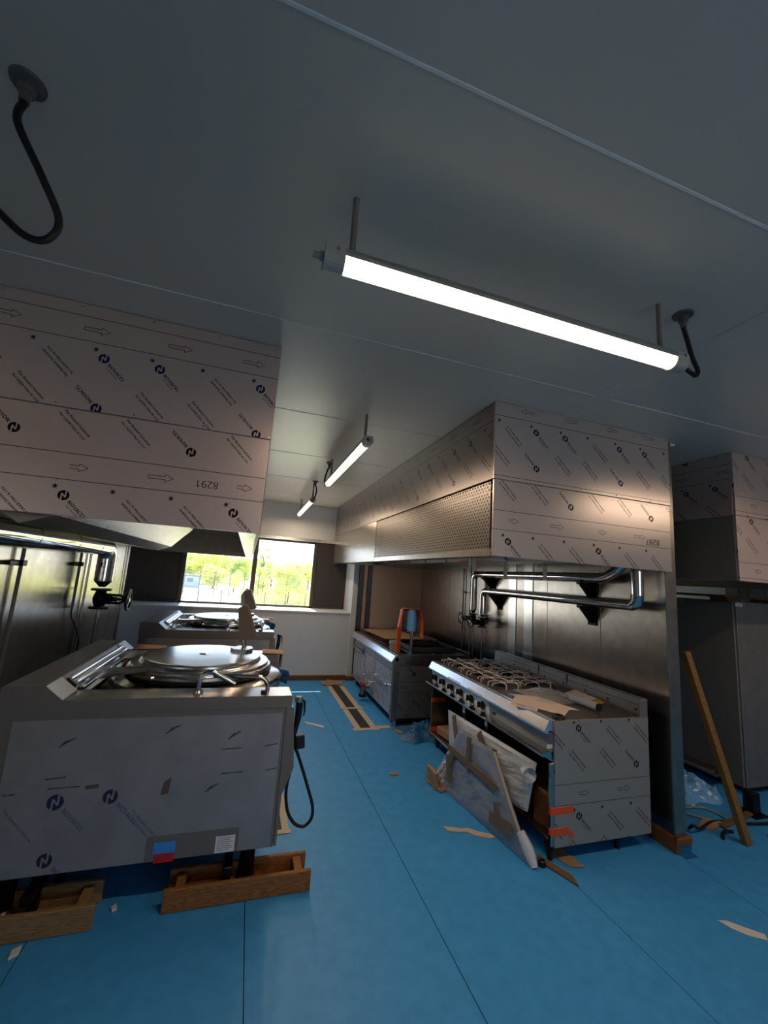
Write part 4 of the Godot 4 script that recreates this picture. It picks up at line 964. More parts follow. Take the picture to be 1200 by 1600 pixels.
	for y in [0.14, 0.44]: part("tape", bx(2.056, y, z1 - 0.001, 2.22, y + 0.045, z1 + 0.0215, 0.0007), M.orange_tape, t, "strip of orange tape")

func range_things() -> void:
	# papers, roll and plastic on the griddle
	var y := 0.8655
	single("paper_sheet", sheet(V(2.028, y + 0.004, -2.858), V(2.18, y + 0.006, -3.02), V(2.40, y + 0.004, -2.66), V(2.24, y + 0.003, -2.53), 0.0012), M.paper, "top pinkish sheet of paper on the griddle, nearest its front edge", "paper", V(2.2, y, -2.75), "papers on the griddle")
	single("paper_sheet", sheet(V(2.15, y + 0.002, -3.08), V(2.36, y + 0.004, -2.99), V(2.46, y + 0.003, -2.63), V(2.30, y + 0.002, -2.67), 0.0012), M.paper, "pinkish sheet of paper on the griddle, under the top sheet and farther back", "paper", V(2.3, y, -2.85), "papers on the griddle")
	single("paper_sheet", sheet(V(1.99, y + 0.0005, -2.83), V(2.08, y + 0.001, -2.88), V(2.17, y + 0.001, -2.72), V(2.07, y + 0.0005, -2.62), 0.001), M.paper, "small folded paper under the sheets, overhanging the griddle nose", "paper", V(2.08, y, -2.76), "papers on the griddle")
	single("paper_folder", sheet(V(2.62, y + 0.001, -2.99), V(2.80, y + 0.03, -3.02), V(2.83, y + 0.012, -2.75), V(2.70, y + 0.001, -2.72), 0.004), M.paper_yellow, "yellow-edged paper folder behind the roll on the griddle", "folder", V(2.7, y, -2.87))
	single("paper_folder", sheet(V(2.60, y + 0.006, -3.0), V(2.79, y + 0.037, -3.03), V(2.79, y + 0.03, -2.80), V(2.66, y + 0.008, -2.78), 0.003), M.paper, "pinkish sheet lying on the yellow folder", "paper", V(2.7, y + 0.01, -2.9))
	var tu := thing("cardboard_roll", "plastic-wrapped roll with a dark end lying on the griddle", "roll", V(2.6, y, -2.72))
	part("roll", b().tube([V(2.585, y + 0.03, -2.85), V(2.607, y + 0.03, -2.60)], 0.028, 18), M.wrap, tu)
	part("dark_end", b().tube([V(2.607, y + 0.03, -2.60), V(2.609, y + 0.03, -2.585)], 0.0275, 18), M.black, tu)
	var cr := B.new()
	var nz := FastNoiseLite.new(); nz.seed = 4; nz.frequency = 3.0
	var H := func(i: int, j: int) -> Vector3:
		var xx := 2.28 + i * 0.025; var zz := -3.2 + j * 0.026
		var k := sin(PI * i / 16.0) * sin(PI * j / 16.0)
		return V(xx, y + 0.003 + k * (0.03 + 0.05 * absf(nz.get_noise_2d(xx * 2.0, zz * 2.0)) * 1.6), zz)
	for i in 16:
		for j in 16: cr.quad(H.call(i, j), H.call(i + 1, j), H.call(i + 1, j + 1), H.call(i, j + 1), Vector3.UP)
	single("plastic_bag", cr, M.clear_plastic, "crumpled clear plastic between the burners and the roll", "plastic bag", V(2.48, y, -3.0))
	single("rubber_cap", b().lathe(V(2.158, y, -2.50), [[0.045, 0.0], [0.042, 0.012], [0.03, 0.024], [0.0, 0.03]], 14), M.black, "small black cap at the griddle's near front corner", "cap", V(2.158, y, -2.50))
	# wrapped packages leaning on the range front
	var t := thing("wrapped_package", "large flat package in white plastic and brown tape leaning on the range", "package", V(1.86, 0, -2.95))
	package(t)
	var t2 := thing("wrapped_package", "second plastic-wrapped flat package standing behind the front one", "package", V(2.0, 0, -3.05))
	package_back(t2)
	single("cardboard_corner", b().box(V(1.70, 0.001, -3.62), V(1.735, 0.13, -3.44), 0.004).obox(V(1.755, 0.012, -3.50), V(0.10, 0.02, 0.2), Basis(Vector3.UP, 0.2), 0.004), M.cardboard, "cardboard edge protector under the leaning package's far corner", "cardboard", V(1.73, 0, -3.53))
	# inside and under the range
	single("cardboard_box", b().obox(V(2.30, 0.235, -2.62), V(0.36, 0.20, 0.2), Basis(Vector3.UP, 0.15), 0.004), M.cardboard_dark, "brown cardboard box on the range's low shelf, near end", "box", V(2.30, 0.135, -2.62))
	single("cardboard_box", b().obox(V(2.42, 0.20, -3.0), V(0.42, 0.13, 0.36), Basis(Vector3.UP, -0.1), 0.004), M.cardboard_dark, "second cardboard box on the range's low shelf, farther in", "box", V(2.42, 0.135, -3.0))
	single("cardboard_box", b().obox(V(2.22, 0.185, -4.12), V(0.22, 0.07, 0.3), Basis(Vector3.UP, 0.1), 0.004), M.cardboard, "low cardboard tray on the range shelf at its far end", "box", V(2.22, 0.135, -4.12))
	single("wood_scrap", sheet(V(1.985, 0.002, -2.50), V(2.03, 0.004, -2.53), V(2.11, 0.003, -2.32), V(2.085, 0.001, -2.24), 0.01), M.wood_old, "thin wood scrap on the floor under the range's front leg", "wood scrap", V(2.05, 0, -2.4))
	single("cardboard_scrap", sheet(V(2.12, 0.001, -2.56), V(2.235, 0.004, -2.62), V(2.255, 0.004, -2.37), V(2.16, 0.001, -2.40), 0.006), M.cardboard, "flat cardboard scrap on the floor under the range's end panel", "cardboard", V(2.2, 0, -2.48))
	single("rubber_cap", b().lathe(V(1.99, 0, -2.45), [[0.0, 0.034], [0.016, 0.034], [0.022, 0.028], [0.024, 0.0]], 14), M.black, "black rubber foot lying beside the range's front leg", "cap", V(1.99, 0, -2.45))

func slab_grid(pts: Array, th: float, bulge: float, sd: int) -> B:
	# a soft flat parcel: four corners (lower left, lower right, upper right, upper left), puffed and wrinkled
	var m := B.new(); var N := 18
	var n: Vector3 = (pts[1] - pts[0]).cross(pts[3] - pts[0]).normalized()
	var nz := FastNoiseLite.new(); nz.seed = sd; nz.frequency = 2.4
	var P := func(i: int, j: int, s: float) -> Vector3:
		var u := float(i) / N; var v := float(j) / N
		var q: Vector3 = pts[0].lerp(pts[1], u).lerp(pts[3].lerp(pts[2], u), v)
		var k := pow(sin(PI * clampf(u, 0.0, 1.0)), 0.35) * pow(sin(PI * clampf(v, 0.0, 1.0)), 0.35)
		return q + n * s * (th * 0.5 * (0.25 + 0.75 * k) + bulge * k * nz.get_noise_2d(u * 1.4 + s * 9.0, v * 1.4))
	for i in N:
		for j in N:
			for s in [1.0, -1.0]: m.quad(P.call(i, j, s), P.call(i + 1, j, s), P.call(i + 1, j + 1, s), P.call(i, j + 1, s), n * s)
	for i in N:
		m.quad(P.call(i, 0, 1.0), P.call(i + 1, 0, 1.0), P.call(i + 1, 0, -1.0), P.call(i, 0, -1.0), pts[0] - pts[3])
		m.quad(P.call(i, N, 1.0), P.call(i + 1, N, 1.0), P.call(i + 1, N, -1.0), P.call(i, N, -1.0), pts[3] - pts[0])
		m.quad(P.call(0, i, 1.0), P.call(0, i + 1, 1.0), P.call(0, i + 1, -1.0), P.call(0, i, -1.0), pts[0] - pts[1])
		m.quad(P.call(N, i, 1.0), P.call(N, i + 1, 1.0), P.call(N, i + 1, -1.0), P.call(N, i, -1.0), pts[1] - pts[0])
	return m

func on_face(pts: Array, u: float, v: float, off: float) -> Vector3:
	var n: Vector3 = (pts[1] - pts[0]).cross(pts[3] - pts[0]).normalized()
	return pts[0].lerp(pts[1], u).lerp(pts[3].lerp(pts[2], u), v) + n * off

func tape_on(t: Node3D, pts: Array, a: Vector2, c: Vector2, w: float, off: float, m: Material) -> void:
	var k := B.new(); var N := 10
	var n: Vector3 = (pts[1] - pts[0]).cross(pts[3] - pts[0]).normalized()
	for i in N:
		var p := on_face(pts, lerpf(a.x, c.x, float(i) / N), lerpf(a.y, c.y, float(i) / N), off)
		var q := on_face(pts, lerpf(a.x, c.x, (i + 1.0) / N), lerpf(a.y, c.y, (i + 1.0) / N), off)
		var s := (q - p).cross(n).normalized() * w / 2
		k.quad(p + s, q + s, q - s, p - s, n)
		k.quad(p + s - n * 0.012, q + s - n * 0.012, q + s, p + s, s); k.quad(p - s - n * 0.012, q - s - n * 0.012, q - s, p - s, -s)
	part("tape", k, m, t)

func package(t: Node3D) -> void:
	# front parcel: its foot on the floor, its top against the second one
	var f := [V(1.78, 0.004, -3.52), V(1.905, 0.004, -2.46), V(1.895, 0.515, -2.87), V(1.865, 0.52, -3.35)]
	part("parcel", slab_grid(f, 0.045, 0.018, 3), M.wrap_smooth, t)
	part("far_bulge", slab_grid([V(1.77, 0.03, -3.60), V(1.80, 0.01, -3.42), V(1.865, 0.40, -3.36), V(1.85, 0.33, -3.46)], 0.05, 0.02, 8), M.wrap, t)
	part("rolled_edge", b().tube(smooth([V(1.895, 0.515, -2.87), V(1.893, 0.40, -2.775), V(1.893, 0.30, -2.695), V(1.896, 0.19, -2.60), V(1.902, 0.10, -2.53), V(1.907, 0.02, -2.468)], 5), 0.0135, 10), M.wrap_edge, t, "rolled edge of the wrapping with brown reflection put into its colour")
	part("twisted_corner", b().tube([V(1.90, 0.15, -2.555), V(1.912, 0.08, -2.49), V(1.918, 0.035, -2.455), V(1.92, 0.006, -2.435)], [0.03, 0.04, 0.032, 0.022], 9), M.wrap, t)
	tape_on(t, f, Vector2(-0.02, 0.66), Vector2(0.90, 0.60), 0.045, 0.042, M.brown_tape)
	tape_on(t, f, Vector2(0.42, 1.0), Vector2(0.40, 0.55), 0.045, 0.044, M.brown_tape)
	tape_on(t, f, Vector2(0.03, 0.55), Vector2(0.16, 0.22), 0.05, 0.043, M.brown_tape)
	tape_on(t, f, Vector2(0.11, 0.62), Vector2(0.09, 0.40), 0.04, 0.044, M.brown_tape)
	tape_on(t, f, Vector2(0.70, 0.20), Vector2(0.97, 0.26), 0.07, 0.042, M.brown_tape)
	tape_on(t, f, Vector2(0.82, 0.42), Vector2(0.80, 0.16), 0.035, 0.044, M.brown_tape)

func package_back(t: Node3D) -> void:
	var f := [V(1.93, 0.06, -3.60), V(1.985, 0.24, -2.60), V(2.0, 0.575, -2.53), V(1.99, 0.525, -3.80)]
	part("parcel", slab_grid(f, 0.055, 0.02, 11), M.wrap, t)
	part("open_end", b().tube([V(1.955, 0.50, -2.60), V(1.95, 0.50, -2.55), V(1.945, 0.50, -2.525)], [0.03, 0.045, 0.05], 10, false), M.wrap, t)
	tape_on(t, f, Vector2(0.16, 1.0), Vector2(0.20, 0.55), 0.05, 0.062, M.brown_tape)
	tape_on(t, f, Vector2(0.50, 0.97), Vector2(0.72, 0.25), 0.06, 0.062, M.brown_tape)
	tape_on(t, f, Vector2(0.68, 0.85), Vector2(0.70, 0.45), 0.05, 0.063, M.brown_tape)

# ------------------------------------------------------------------ base unit beyond the range
func fryer_base() -> void:
	var t := thing("cooker_base", "steel pasta cooker base with doors and open wells beyond the range", "cooker", V(2.33, 0, -5.9))
	var z0 := -4.87; var z1 := -6.92; var x0 := 1.832
	part("flank", bx(1.855, 0.10, z0 - 0.02, 2.83, 0.70, z0, 0.002), M.film_base, t, "flank in printed film")
	part("flank_edge", bx(1.79, 0.075, z0 - 0.06, 1.86, 0.77, z0 + 0.002, 0.005), M.steel_dull, t)
	part("top_apron", bx(1.80, 0.70, z0 - 0.02, 2.83, 0.80, z0 + 0.004, 0.003), M.steel_dull, t)
	part("carcass", bx(1.85, 0.08, z1, 2.82, 0.40, z0 - 0.02), M.steel_dark, t)
	part("back_panel", bx(2.80, 0.08, z1, 2.83, 0.83, z0 - 0.02), M.steel_dark, t)
	part("nose", b().prism(PackedVector2Array([Vector2(1.84, 0.822), Vector2(1.80, 0.817), Vector2(1.76, 0.755), Vector2(1.75, 0.745), Vector2(1.85, 0.76)]), V(0, 0, z0 + 0.004), Vector3.RIGHT, Vector3.UP, V(0, 0, z1 - z0)), M.nose_film, t, "bright film-covered nose")
	# top deck round two wells
	part("deck", b().box(V(1.83, 0.79, z1), V(1.93, 0.825, z0 + 0.004), 0.003).box(V(2.72, 0.79, z1), V(2.83, 0.825, z0 + 0.004), 0.003).box(V(1.93, 0.79, z0 - 0.11), V(2.72, 0.825, z0 + 0.004), 0.003).box(V(1.93, 0.79, -5.98), V(2.72, 0.825, -5.82), 0.003).box(V(1.93, 0.79, z1), V(2.72, 0.825, -6.75), 0.003), M.steel_dull, t)
	part("well", b().box(V(1.93, 0.45, -5.82), V(1.945, 0.80, z0 - 0.11)).box(V(2.705, 0.45, -5.82), V(2.72, 0.80, z0 - 0.11)).box(V(1.93, 0.45, -5.82), V(2.72, 0.80, -5.805)).box(V(1.93, 0.45, z0 - 0.125), V(2.72, 0.80, z0 - 0.11)).box(V(1.93, 0.44, -5.82), V(2.72, 0.455, z0 - 0.11)), M.steel_dark, t)
	for i in 4: part("basket_rail", b().tube([V(2.10 + i * 0.16, 0.80, -4.99), V(2.10 + i * 0.16, 0.80, -5.82)], 0.008, 8), M.steel, t)
	part("upstand", bx(2.79, 0.82, z1, 2.83, 0.86, z0, 0.004), M.steel_dull, t)
	part("well_rim", b().box(V(2.06, 0.825, -5.05), V(2.70, 0.90, -5.03), 0.004).box(V(2.06, 0.825, -5.60), V(2.08, 0.90, -5.03), 0.004).box(V(2.68, 0.825, -5.60), V(2.70, 0.90, -5.03), 0.004), M.steel_dark, t)
	# three door fronts with handles
	for d in [[-4.94, -5.70, -5.08, -5.62, 0.43], [-5.71, -6.20, -5.98, -6.12, 0.20], [-6.21, -6.90, -6.28, -6.84, 0.60]]:
		var dr := part("door", bx(x0 - 0.012, 0.10, d[1] + 0.003, x0 + 0.02, 0.735, d[0] - 0.003, 0.004), M.film_doors, t)
		var y: float = d[4]
		part("handle", b().tube(smooth([V(x0 - 0.01, y, d[2]), V(x0 - 0.04, y, d[2]), V(x0 - 0.048, y, d[2] - 0.02), V(x0 - 0.048, y, (d[2] + d[3]) / 2), V(x0 - 0.048, y, d[3] + 0.02), V(x0 - 0.04, y, d[3]), V(x0 - 0.01, y, d[3])], 3), 0.011, 10), M.chrome, dr)
	part("recess_plate", bx(x0 - 0.03, 0.56, -6.86, x0 - 0.012, 0.66, -6.30, 0.006), M.steel, t)
	part("plinth", bx(1.90, 0.0, z1 + 0.05, 2.75, 0.08, z0 - 0.1), M.black, t)
	for p in [V(1.87, 0, z0 - 0.06), V(1.87, 0, z1 + 0.08)]: part("leg", b().tube([p, p + V(0, 0.1, 0)], 0.022, 14), M.steel, t)
	# drain tap
	var v := part("drain_valve", b().tube([V(1.83, 0.19, -5.95), V(1.74, 0.19, -5.95), V(1.735, 0.12, -5.95), V(1.735, 0.06, -5.95)], [0.035, 0.035, 0.042, 0.04], 14), M.steel_dull, t)
	part("valve_lever", b().box(V(1.70, 0.195, -6.02), V(1.76, 0.235, -5.88), 0.008), M.red_paint, v, "red lever")
	part("valve_flange", b().lathe(V(1.735, 0.055, -5.95), [[0.0, 0.03], [0.055, 0.03], [0.055, 0.0], [0.0, 0.0]], 16), M.iron, v)
	part("valve_guard", b().tube(smooth([V(1.82, 0.30, -5.72), V(1.77, 0.30, -5.73), V(1.76, 0.30, -5.8), V(1.76, 0.30, -6.1), V(1.77, 0.30, -6.16), V(1.82, 0.30, -6.17)], 3), 0.012, 8), M.chrome, t)
	# wrapped swivel column on the deck
	var q := thing("swivel_column", "steel column with a film-wrapped head between orange straps on the cooker", "water column", V(2.03, 0.825, -4.95))
	part("column", b().tube([V(2.03, 0.825, -4.95), V(2.035, 1.14, -4.95)], 0.019, 14), M.steel, q)
	part("head", b().tube([V(2.035, 1.10, -4.985), V(2.035, 1.13, -4.985), V(2.035, 1.34, -4.985), V(2.035, 1.365, -4.985)], [0.05, 0.062, 0.058, 0.04], 14), M.blue_film, q, "head wrapped in pale blue film")
	part("head_box", b().box(V(1.92, 1.10, -5.12), V(2.14, 1.36, -5.0), 0.012), M.steel_dark, q)  # dark grey box behind the head
	part("strap", b().bar(V(1.905, 1.365, -4.99), V(1.868, 1.12, -4.99), 0.06, 0.03, Vector3.UP, 0.006).bar(V(1.873, 1.15, -4.975), V(1.868, 0.84, -4.985), 0.075, 0.022, Vector3.UP, 0.006), M.orange_band, q, "orange strap")
	part("strap", b().bar(V(2.125, 1.365, -4.95), V(2.165, 1.22, -4.95), 0.075, 0.03, Vector3.UP, 0.006).bar(V(2.155, 1.25, -4.95), V(2.17, 1.02, -4.95), 0.08, 0.024, Vector3.UP, 0.006), M.orange_band, q, "orange strap")
	part("strap_top", b().bar(V(1.90, 1.375, -4.99), V(2.13, 1.375, -4.96), 0.07, 0.012, Vector3.UP, 0.003), M.orange_band, q, "orange strap over the head")
	single("grey_cup", b().lathe(V(1.90, 0.826, -5.18), [[0.0, 0.0], [0.06, 0.0], [0.075, 0.10], [0.07, 0.12], [0.0, 0.12]], 16), M.grey_plastic, "small grey cup on the cooker's front edge beside the orange strap", "cup", V(1.90, 0.826, -5.18))
	single("cardboard_sheet", sheet(V(1.90, 0.875, -6.75), V(1.925, 0.90, -5.62), V(2.70, 0.905, -5.62), V(2.70, 0.89, -6.70), 0.008), M.cardboard, "large flat cardboard sheet laid over the cooker's far well", "cardboard", V(2.3, 0.87, -6.2))
	single("timber_block", bx(2.0, 0.826, -6.6, 2.6, 0.872, -6.5, 0.003), M.pine, "timber batten under the cardboard sheet on the cooker", "timber", V(2.3, 0.826, -6.55))

# ------------------------------------------------------------------ pipes on the partition
func right_wall_things() -> void:
	var x := 2.925
	var a := thing("steam_pipe", "upper metal-clad pipe on the partition, running level behind the hood", "pipe", V(x, 1.4, -4.8))
	var p := [V(x, 1.40, -5.0), V(x, 1.80, -5.0)]
	p.append_array(arc(V(x, 1.80, -4.93), V(0, 0, -0.07), V(0, 0.07, 0), 0.3, PI / 2, 5))
	p.append_array([V(x, 1.872, -4.4), V(x, 1.872, -3.2), V(x, 1.872, -2.86)])
	p.append_array([V(x, 1.885, -2.80), V(x + 0.01, 1.93, -2.72), V(x + 0.02, 1.99, -2.66)])
	clad_pipe(a, p, 0.043, [[V(x, 1.872, -4.35), Vector3.FORWARD], [V(x, 1.872, -3.80), Vector3.FORWARD], [V(x, 1.872, -3.66), Vector3.FORWARD], [V(x, 1.872, -3.3), Vector3.FORWARD], [V(x, 1.46, -5.0), Vector3.UP]])
	part("reducer", b().lathe(V(x, 1.36, -5.0), [[0.0, 0.07], [0.044, 0.07], [0.044, 0.055], [0.02, 0.0], [0.0, 0.0]], 16), M.steel, a)
	valve(a, V(x, 1.285, -5.0), Vector3(-1, 0, 0), 0.11, 0.185)
	part("drop_pipe", b().tube([V(x, 1.25, -5.0), V(x, 0.72, -5.0)], 0.014, 10), M.steel_polished, a)
	var c := thing("steam_pipe", "lower metal-clad pipe on the partition, rising at its near end", "pipe", V(x, 1.4, -4.6))
	var q := [V(x - 0.02, 1.36, -4.74), V(x - 0.02, 1.59, -4.74)]
	q.append_array(arc(V(x - 0.02, 1.59, -4.67), V(0, 0, -0.07), V(0, 0.07, 0), 0.3, PI / 2, 5))
	q.append_array([V(x - 0.02, 1.662, -4.2), V(x - 0.02, 1.662, -3.2), V(x - 0.02, 1.662, -2.60)])
	clad_pipe(c, q, 0.042, [[V(x - 0.02, 1.662, -4.42), Vector3.FORWARD], [V(x - 0.02, 1.662, -3.95), Vector3.FORWARD], [V(x - 0.02, 1.662, -3.74), Vector3.FORWARD], [V(x - 0.02, 1.662, -3.1), Vector3.FORWARD], [V(x - 0.02, 1.42, -4.74), Vector3.UP]])
	part("elbow", b().tube([V(x - 0.02, 1.662, -2.63), V(x - 0.02, 1.662, -2.55), V(x - 0.02, 1.69, -2.505), V(x - 0.02, 1.75, -2.495)], [0.038, 0.045, 0.048, 0.047], 10), M.steel_polished, c, "segmented elbow")
	part("riser", b().tube([V(x - 0.02, 1.74, -2.495), V(x - 0.02, 2.3, -2.495)], 0.045, 24), M.chrome, c)
	part("reducer", b().lathe(V(x - 0.02, 1.335, -4.74), [[0.0, 0.07], [0.044, 0.07], [0.044, 0.055], [0.02, 0.0], [0.0, 0.0]], 16), M.steel, c)
	valve(c, V(x - 0.02, 1.265, -4.74), Vector3(-1, 0, 0), 0.105, 0.17)
	part("drop_pipe", b().tube([V(x - 0.02, 1.23, -4.74), V(x - 0.02, 0.70, -4.74)], 0.014, 10), M.steel_polished, c)
	# wall brackets that carry the pipes
	for s in [[1.806, -3.08, "wall bracket under the upper clad pipe, near end"], [1.596, -3.08, "wall bracket under the lower clad pipe, near end"], [1.806, -4.72, "wall bracket under the upper clad pipe, far end"], [1.596, -4.55, "wall bracket under the lower clad pipe, far end"]]:
		var w := thing("pipe_bracket", s[2], "bracket", V(2.99, s[0] - 0.1, s[1]), "pipe brackets on the partition")
		part("arm", b().prism(PackedVector2Array([Vector2(2.875, 0.022), Vector2(3.04, 0.022), Vector2(3.04, -0.13), Vector2(3.02, -0.13), Vector2(2.90, 0.0), Vector2(2.875, 0.0)]), V(0, s[0], s[1] + 0.02), Vector3.RIGHT, Vector3.UP, V(0, 0, -0.04)), M.iron, w)
		part("plate", bx(3.028, s[0] - 0.15, s[1] - 0.05, 3.0405, s[0] + 0.03, s[1] + 0.05, 0.003), M.iron, w)
	for s in [[-5.45, "left thin conduit on the partition, beside the valves"], [-5.24, "right thin conduit on the partition, beside the valves"]]:
		var w := thing("conduit", s[1], "conduit", V(3.02, 0.8, s[0]), "thin conduits on the partition")
		part("tube", b().tube([V(3.015, 1.95, s[0]), V(3.015, 0.5, s[0])], 0.0095, 8), M.rod_grey, w)
		part("clip", bx(3.0, 1.60, s[0] - 0.03, 3.04, 1.625, s[0] + 0.03, 0.004), M.steel, w)

# ------------------------------------------------------------------ the room beyond the partition
func right_room() -> void:
	var t := thing("steel_cabinet", "tall steel cabinet in the dark beyond the partition at the right edge", "cabinet", V(5.2, 0, -3.9))
	part("flank", bx(4.55, 0.06, -5.2, 4.57, 1.748, -2.86, 0.004), M.cab_dark, t)
	part("door_panel", bx(4.572, 0.06, -2.87, 6.2, 1.748, -2.845, 0.004), M.cab_film, t, "front panel under dull film")
	part("top", bx(4.55, 1.735, -5.2, 6.2, 1.75, -2.87, 0.003), M.steel_dull, t)
	part("back", bx(4.57, 0.06, -5.2, 6.2, 1.735, -5.18), M.steel_dark, t)
	part("flank", bx(6.18, 0.06, -5.18, 6.2, 1.735, -2.87), M.steel_dark, t)
	part("plinth", bx(4.62, 0, -5.1, 6.1, 0.06, -2.92), M.black, t)
	part("sticker", bx(4.556, 1.70, -2.8445, 4.66, 1.735, -2.8425), M.label_grey, t, "small white sticker at the corner")
	part("ledge", bx(4.40, 0.10, -5.1, 4.55, 0.13, -3.0, 0.004), M.steel_dull, t)
	var pa := thing("wood_pallet", "wooden pallet lying on top of the tall steel cabinet", "pallet", V(5.4, 1.75, -3.2))
	for i in 3: part("block", bx(4.62 + i * 0.62, 1.75, -3.12, 4.74 + i * 0.62, 1.785, -2.95, 0.003), M.wood_old, pa)
	for i in 4: part("slat", bx(4.60, 1.785, -3.74 + i * 0.215, 6.1, 1.807, -3.60 + i * 0.215, 0.003), M.wood_old, pa)
	var bo := thing("wood_offcuts", "small stack of wood offcuts on the cabinet's far end", "wood", V(4.8, 1.75, -3.9))
	part("offcut", bx(4.60, 1.75, -4.20, 4.84, 1.785, -3.86, 0.003), M.wood_old, bo)
	part("offcut", bx(4.62, 1.785, -4.15, 4.78, 1.815, -3.90, 0.003), M.wood_old, bo)
	part("offcut", bx(4.60, 1.75, -4.6, 4.90, 1.785, -4.3, 0.003), M.wood_old, bo)
	var st := single("wood_lath", b().bar(V(3.505, 1.31, -2.58), V(3.685, 0.004, -2.32), 0.058, 0.045, Vector3.FORWARD, 0.003), M.lath, "long pale wooden batten leaning beside the partition end", "batten", V(3.6, 0, -2.45))
	# rubble on the floor: cables, sheets, scraps
	single("floor_cable", b().tube(smooth([V(3.40, 0.012, -3.0), V(3.62, 0.012, -2.72), V(3.80, 0.012, -2.55), V(3.90, 0.012, -2.62), V(3.86, 0.012, -2.76), V(3.66, 0.012, -2.80), V(3.45, 0.012, -2.9)], 6), 0.008, 8), M.grey_plastic, "pale cable looped on the floor behind the leaning batten", "cable", V(3.65, 0, -2.75))
	single("floor_cable", b().tube(smooth([V(3.42, 0.015, -2.55), V(3.40, 0.06, -2.50), V(3.50, 0.02, -2.52), V(3.75, 0.012, -2.58), V(4.0, 0.012, -2.5), V(4.3, 0.012, -2.45)], 6), 0.011, 8), M.black_rubber, "thick black cable along the floor beyond the partition", "cable", V(3.8, 0, -2.5))
	single("floor_cable", b().tube(smooth([V(3.56, 0.012, -2.40), V(3.60, 0.02, -2.43), V(3.68, 0.014, -2.46), V(3.74, 0.012, -2.45)], 5), 0.012, 8), M.black_rubber, "short curved piece of black cable on the floor by the batten foot", "cable", V(3.65, 0, -2.43))
	single("floor_cable", b().tube(smooth([V(3.98, 0.012, -2.36), V(4.05, 0.012, -2.27), V(4.2, 0.012, -2.20), V(4.5, 0.012, -2.2)], 5), 0.014, 8), M.black_rubber, "black cable running off at the right edge", "cable", V(4.2, 0, -2.25))
	single("wood_scrap", sheet(V(3.52, 0.002, -2.56), V(3.70, 0.006, -2.64), V(3.80, 0.006, -2.56), V(3.62, 0.002, -2.50), 0.012), M.cardboard, "flat tan scrap on the floor beside the black cables", "wood scrap", V(3.65, 0, -2.57))
	single("wood_scrap", b().bar(V(3.72, 0.012, -2.52), V(4.25, 0.012, -2.62), 0.05, 0.02, Vector3.UP, 0.003), M.wood_old, "thin wood slat on the floor behind the batten foot", "wood scrap", V(4.0, 0, -2.57))
	single("plastic_sheet", crumple(V(4.02, 0.0, -3.02), 0.5, 0.42, 0.2, 5), M.blue_film, "heap of pale blue plastic beyond the partition", "plastic sheet", V(4.02, 0, -3.02))
	single("steel_post", b().box(V(4.20, 0, -2.66), V(4.29, 0.17, -2.58), 0.004).box(V(4.16, 0, -2.70), V(4.33, 0.01, -2.54), 0.002), M.iron, "short dark steel stump on the floor at the cabinet corner", "post", V(4.245, 0, -2.62))
	single("steel_channel", b().bar(V(4.12, 0.23, -3.5), V(4.36, 0.17, -2.98), 0.16, 0.03, Vector3.UP, 0.004), M.steel_dull, "steel channel lying on the heap beyond the partition", "channel", V(4.25, 0.1, -3.2))

func crumple(at: Vector3, w: float, d: float, h: float, sd: int) -> B:
	var m := B.new(); var N := 22
	var nz := FastNoiseLite.new(); nz.seed = sd; nz.frequency = 1.1; nz.fractal_type = FastNoiseLite.FRACTAL_RIDGED; nz.fractal_octaves = 3
	var P := func(i: int, j: int) -> Vector3:
		var u := float(i) / N - 0.5; var v := float(j) / N - 0.5
		var a := nz.get_noise_2d(u * 2.2 + 9, v * 2.2) * 0.5 + 0.5
		var k := clampf(1.0 - 4.0 * maxf(u * u, v * v), 0, 1)
		return at + V(u * w * (1.0 + 0.18 * sin(v * 9.0)), 0.003 + h * k * a, v * d * (1.0 + 0.15 * sin(u * 8.0)))
	for i in N:
		for j in N:
			m.quad(P.call(i, j), P.call(i + 1, j), P.call(i + 1, j + 1), P.call(i, j + 1), Vector3.UP)
	return m

# ------------------------------------------------------------------ things on the floor
func channel(label: String, x0: float, x1: float, z0: float, z1: float, tape: float, cross: Array) -> void:
	var t := thing("floor_drain", label, "floor drain", V((x0 + x1) / 2, 0, (z0 + z1) / 2))
	part("frame", b().box(V(x0, 0.0, z1), V(x1, 0.004, z0), 0.001), M.grate_slot, t)
	var n := int((z0 - z1) / 0.03)
	var g := B.new()
	for i in n: g.box(V(x0 + 0.006, 0.003, z0 - 0.006 - i * 0.03 - 0.017), V(x1 - 0.006, 0.007, z0 - 0.006 - i * 0.03))
	part("grating", g, M.grate_grey, t)
	var e := 0.0025
	for q in [[x0 - tape, z1 - tape * 0.5, x0 - 0.004, z0 + tape * 0.5], [x1 + 0.004, z1 - tape * 0.5, x1 + tape, z0 + tape * 0.5]]:
		part("tape", bx(q[0], 0.0005, q[1], q[2], e, q[3]), M.masking_tape, t)
	part("tape", bx(x0 - tape * 1.4, 0.0025, z0 + 0.002, x1 + tape * 1.2, 0.0045, z0 + tape), M.masking_tape, t)
	for c in cross: part("tape", bx(x0 - tape * 1.4, 0.007, c - tape * 0.35, x1 + tape * 1.3, 0.009, c + tape * 0.35), M.masking_tape, t)

func blob(pts: Array, y: float, th: float) -> B:   # a flat scrap with an irregular outline
	var poly := PackedVector2Array()
	for p in pts: poly.append(Vector2(p[0], p[1]))
	return B.new().prism(poly, V(0, y, 0), Vector3.RIGHT, Vector3.BACK, V(0, th, 0))

